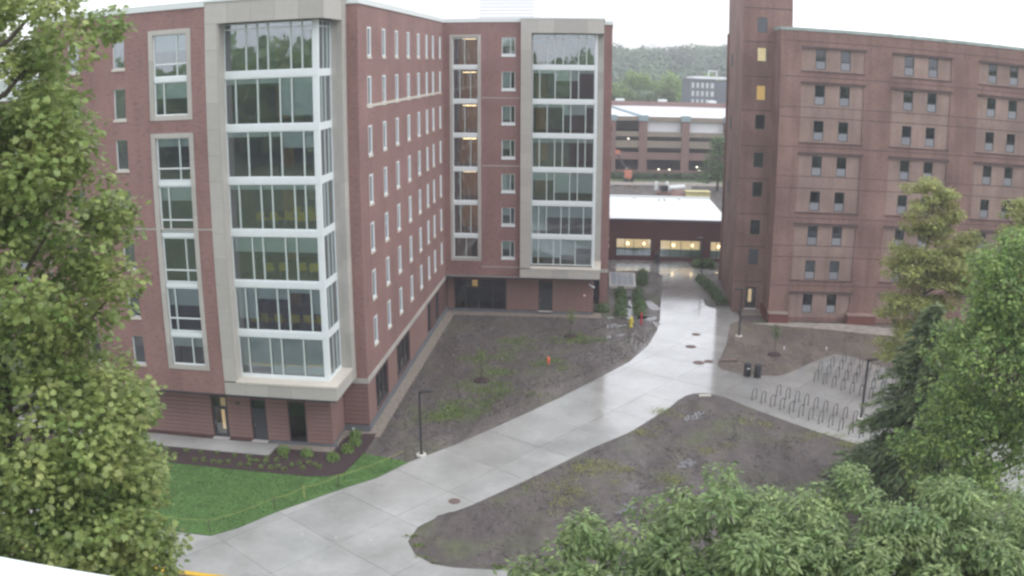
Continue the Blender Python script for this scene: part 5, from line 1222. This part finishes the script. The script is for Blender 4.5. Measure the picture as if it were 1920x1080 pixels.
for i, (x, y) in enumerate(small):
    tag(link('bedding_plant', PL[i % 3], None, (x, y, .07), i * 1.3), 'small pale green plant set out in the dark mulch bed', 'plant', 'small plants in the mulch bed')
labs = ['near left', 'middle left', 'far left']
bs = [(10.97, 88.31), (11.39, 91.2), (11.7, 94.0), (11.9, 96.4), (12.9, 88.6), (13.3, 90.9), (13.5, 93.2), (13.8, 96.0), (14.9, 101.0), (15.2, 103.0), (15.6, 105.2), (9.3, 89.6)]
for i, (x, y) in enumerate(bs):
    o = link('dense_shrub', SD[i % 3], None, (x, y, 0), i * 1.1)
    if i >= 4 and i != 11: o.data = SD[i % 3]
    tag(o, ['nearest dark shrub of the row left of the path by the hydrant', 'second dark shrub of the left row by the skylight', 'third dark shrub of the left row by the skylight', 'dark shrub touching the near edge of the skylight box', 'nearest shrub of the right row behind the red post', 'second shrub of the right row behind the red post', 'third shrub of the right row beside the path', 'shrub of the right row level with the skylight near edge', 'shrub right of the skylight box', 'second shrub right of the skylight box', 'farthest shrub beyond the skylight corner', 'lone low shrub at the foot of the new hall corner'][i], 'shrub', 'shrubs between the new hall and the path')
bs = [(22.2, 102.8), (22.3, 100.9), (22.4, 98.9), (22.5, 96.9), (22.5, 94.8), (22.4, 92.6)]
for i, (x, y) in enumerate(bs):
    tag(link('dense_shrub', SD[i % 3], None, (x, y, 0), i * .7), ['farthest', 'second farthest', 'third farthest', 'third nearest', 'second nearest', 'nearest'][i] + ' shrub in the narrow bed along the old tower side', 'shrub', 'shrubs beside the old tower')
hedge('low_hedge', 'low dark hedge in front of the right link window', 22.9, 25.6, 109.6, 111.4, .7, 350, 'leaf_dkshrub')
# saplings with mulch rings
def sapling(x, y, h, label, m, lean=0):
    r = link('sapling_tree', None, None, (x, y, 0)); tag(r, label, 'young tree', 'newly planted saplings')
    mb = MB(); mb.lathe([(.66, .0), (.62, .1), (.3, .14)], 'mulch', 16); link('mulch_ring', mb.mesh('mulch_ring', True), r)
    mb = MB(); mb.tube([(0, 0, 0), (lean * .5, 0, h * .5), (lean, 0, h)], [.035, .028, .012], 'bark', 6)
    for k in range(9):
        a = k * 2.4; z = h * (.45 + .05 * k); mb.tube([(lean * z / h, 0, z), (lean * z / h + math.cos(a) * .45, math.sin(a) * .45, z + .3)], [.014, .005], 'bark', 4)
    link('trunk', mb.mesh('trunk'), r)
    n = 260; d = unit(rnd(n)); P = d * rng.uniform(.2, 1, (n, 1)) * np.array([.55, .55, h * .32]) + np.array([lean * .8, 0, h * .72])
    link('crown', leaves_mesh('crown', P, rnd(n) + np.array([0, 0, .6]), rnd(n), .13 * rng.uniform(.6, 1.2, n), T_SMALL, m), r)
sapling(-2.42, 68.74, 2.9, 'thin sapling in a mulch ring in the middle of the soil field', 'weed'); sapling(5.47, 80.83, 2.75, 'thin sapling in a mulch ring near the wing of the new hall', 'weed'); sapling(23.39, 75.0, 3.0, 'thin sapling in a mulch ring on the brown soil island', 'leaf_dkshrub')
# weeds and grass
def patches(name, label, pts, rad, n, m, sz, z=.03):
    P = []
    for (x, y) in pts:
        for _ in range(5):
            cx, cy = x + rng.normal() * rad * .7, y + rng.normal() * rad * .5; k = n // 5
            P.append(np.stack([cx + rng.normal(size=k) * rad * .4, cy + rng.normal(size=k) * rad * .35, np.full(k, z)], 1))
    P = np.concatenate(P); n = len(P)
    o = link(name, leaves_mesh(name, P, rnd(n) * .6 + np.array([0, 0, .5]), rnd(n) * .6 + np.array([0, 0, .6]), sz * rng.uniform(.5, 1.3, n), T_SMALL, m)); tag(o, label, 'weeds', kind='stuff')
patches('weeds', 'scattered green weeds in the soil field in front of the new hall', [(-5.0, 60.9), (-4.5, 61.8), (-3.9, 62.6), (-3.2, 63.4), (-1.4, 65.6), (.0, 66.2), (-2.4, 74.2), (-1.4, 74.4), (.2, 79.0), (1.2, 80.0), (.4, 76.4), (-.6, 70.6), (5.9, 80.0), (7.3, 79.2), (2.4, 72.2), (-1.6, 70.6), (3.7, 73.8), (-3.4, 67.6), (-2.0, 67.2), (-.8, 67.5), (4.6, 80.2), (6.6, 80.6), (-4.4, 62.2), (-3.8, 62.9), (-4.8, 61.4)], 1.1, 520, 'weed', .10)
patches('weeds', 'yellowish weeds along the edges of the soil triangle', [(4.42, 52.3), (5.1, 52.7), (6.8, 52.2), (3.4, 49.9), (5.6, 50.4), (5.0, 49.0), (11.2, 61.2), (21.7, 56.6), (22.8, 55.5), (9.2, 58.2), (17.6, 58.8), (2.2, 50.4), (10, 51), (14, 55), (3, 47.5)], .9, 420, 'leaf_yellow', .09, .08)
patches('weeds', 'green fringe of weeds round the near tip of the soil triangle', [(-5.2, 43.6), (-5.1, 42.6), (-4.6, 41.7), (-3.9, 41.1), (-3.0, 40.8), (-1.8, 40.7), (-.6, 40.5), (.6, 40.4), (-4.6, 44.8)], .3, 240, 'weed', .09, .04)
def clods(name, label, poly, n, z, m, sz):
    x0, x1 = min(p[0] for p in poly), max(p[0] for p in poly); y0, y1 = min(p[1] for p in poly), max(p[1] for p in poly)
    xs = rng.uniform(x0, x1, n); ys = rng.uniform(y0, y1, n); ok = inpoly(xs, ys, poly); xs, ys = xs[ok], ys[ok]; n = len(xs)
    tv = np.array([(-.5, -.4, 0), (.5, -.45, 0), (.45, .5, 0), (-.5, .4, 0), (-.2, -.2, .45), (.25, -.1, .4), (.05, .3, .5)]); T = (tv, [(0, 1, 5, 4), (1, 2, 6, 5), (2, 3, 6), (3, 0, 4, 6), (4, 5, 6)])
    P = np.stack([xs, ys, np.full(n, z)], 1)
    o = link(name, leaves_mesh(name, P, np.tile([0, 0, 1.], (n, 1)) + rnd(n) * .15, rnd(n) * np.array([1, 1, 0]), sz * rng.uniform(.3, 1.5, n) ** 1.5, T, m)); tag(o, label, 'clods', kind='stuff')
def inpoly(x, y, poly):
    c = np.zeros(len(x), bool); j = len(poly) - 1
    for i in range(len(poly)):
        xi, yi = poly[i]; xj, yj = poly[j]
        cnd = ((yi > y) != (yj > y)) & (x < (xj - xi) * (y - yi) / (yj - yi + 1e-12) + xi); c ^= cnd; j = i
    return c
SOILP = [(-6.4, 53.9), (-3.5, 57.0), (1.5, 63), (6.3, 69.3), (9.8, 74), (12, 78.4), (13.6, 83), (14.3, 86.5), (9, 87), (-6, 88), (-8.6, 64), (-9.2, 58), (-9.4, 54.6)]
TRIP = [(-5.3, 43.2), (-3.5, 41), (1, 40.4), (30, 38), (31, 46), (23.7, 55), (18, 61.8), (15, 65.2), (13.5, 64.8), (8.3, 57.8), (1.5, 50.8), (-4, 45.6)]
ISLP = [(18, 71.2), (19.6, 70.3), (21.8, 69.8), (26.3, 73.3), (29, 75.3), (34, 71), (44, 66), (44, 78), (26, 84), (22.6, 85), (20.2, 78.5)]
clods('soil_clods', 'small clods and stones on the soil field by the new hall', SOILP, 22000, .0, 'clod', .09)
clods('soil_clods', 'small clods and stones on the soil triangle', TRIP, 22000, .07, 'clod', .08)
clods('soil_clods', 'small clods and stones on the brown soil island', ISLP, 9000, .05, 'clod2', .09)
n = 100000; xs = rng.uniform(-45, -6.6, n); ys = rng.uniform(42.5, 54.4, n)
def inpoly(x, y, poly):
    c = np.zeros(len(x), bool); j = len(poly) - 1
    for i in range(len(poly)):
        xi, yi = poly[i]; xj, yj = poly[j]
        cnd = ((yi > y) != (yj > y)) & (x < (xj - xi) * (y - yi) / (yj - yi + 1e-12) + xi); c ^= cnd; j = i
    return c
LAWN = [(-8.2, 53.8), (-9.73, 54.36), (-10.16, 52.55), (-10.55, 51.26), (-11.45, 50.74), (-12.73, 50.65), (-15.36, 50.98), (-21.22, 51.68), (-45, 54.3)] + EDGE[::-1]
ok = inpoly(xs, ys, LAWN); P = np.stack([xs[ok], ys[ok], np.full(ok.sum(), .045)], 1); n = len(P)
o = link('grass', leaves_mesh('grass', P, rnd(n) * .5 + np.array([0, 0, .6]), rnd(n) * .5 + np.array([0, 0, .7]), .09 * rng.uniform(.5, 1.3, n), T_SMALL, 'leaf_lawn')); tag(o, 'short green grass of the lawn by the mulch bed', 'grass', kind='stuff')

# ------------------------------------------------------------------ haze
hzm = bpy.data.materials.new('haze'); hzm.use_nodes = True
N = hzm.node_tree.nodes; N.clear(); o_ = N.new('ShaderNodeOutputMaterial'); pv = N.new('ShaderNodeVolumePrincipled')
pv.inputs['Color'].default_value = (.96, .96, 1, 1); pv.inputs['Density'].default_value = .0009; pv.inputs['Anisotropy'].default_value = .2
hzm.node_tree.links.new(pv.outputs[0], o_.inputs['Volume'])
mb = MB(); mb.box(-600, 800, -200, 1000, -1.2, 48, 'white'); me = mb.mesh('haze'); me.materials.clear(); me.materials.append(hzm)
hz_ = link('haze', me); hz_['kind'] = 'stuff'; hz_['label'] = 'thin pale rain haze over the campus'; hz_['category'] = 'haze'
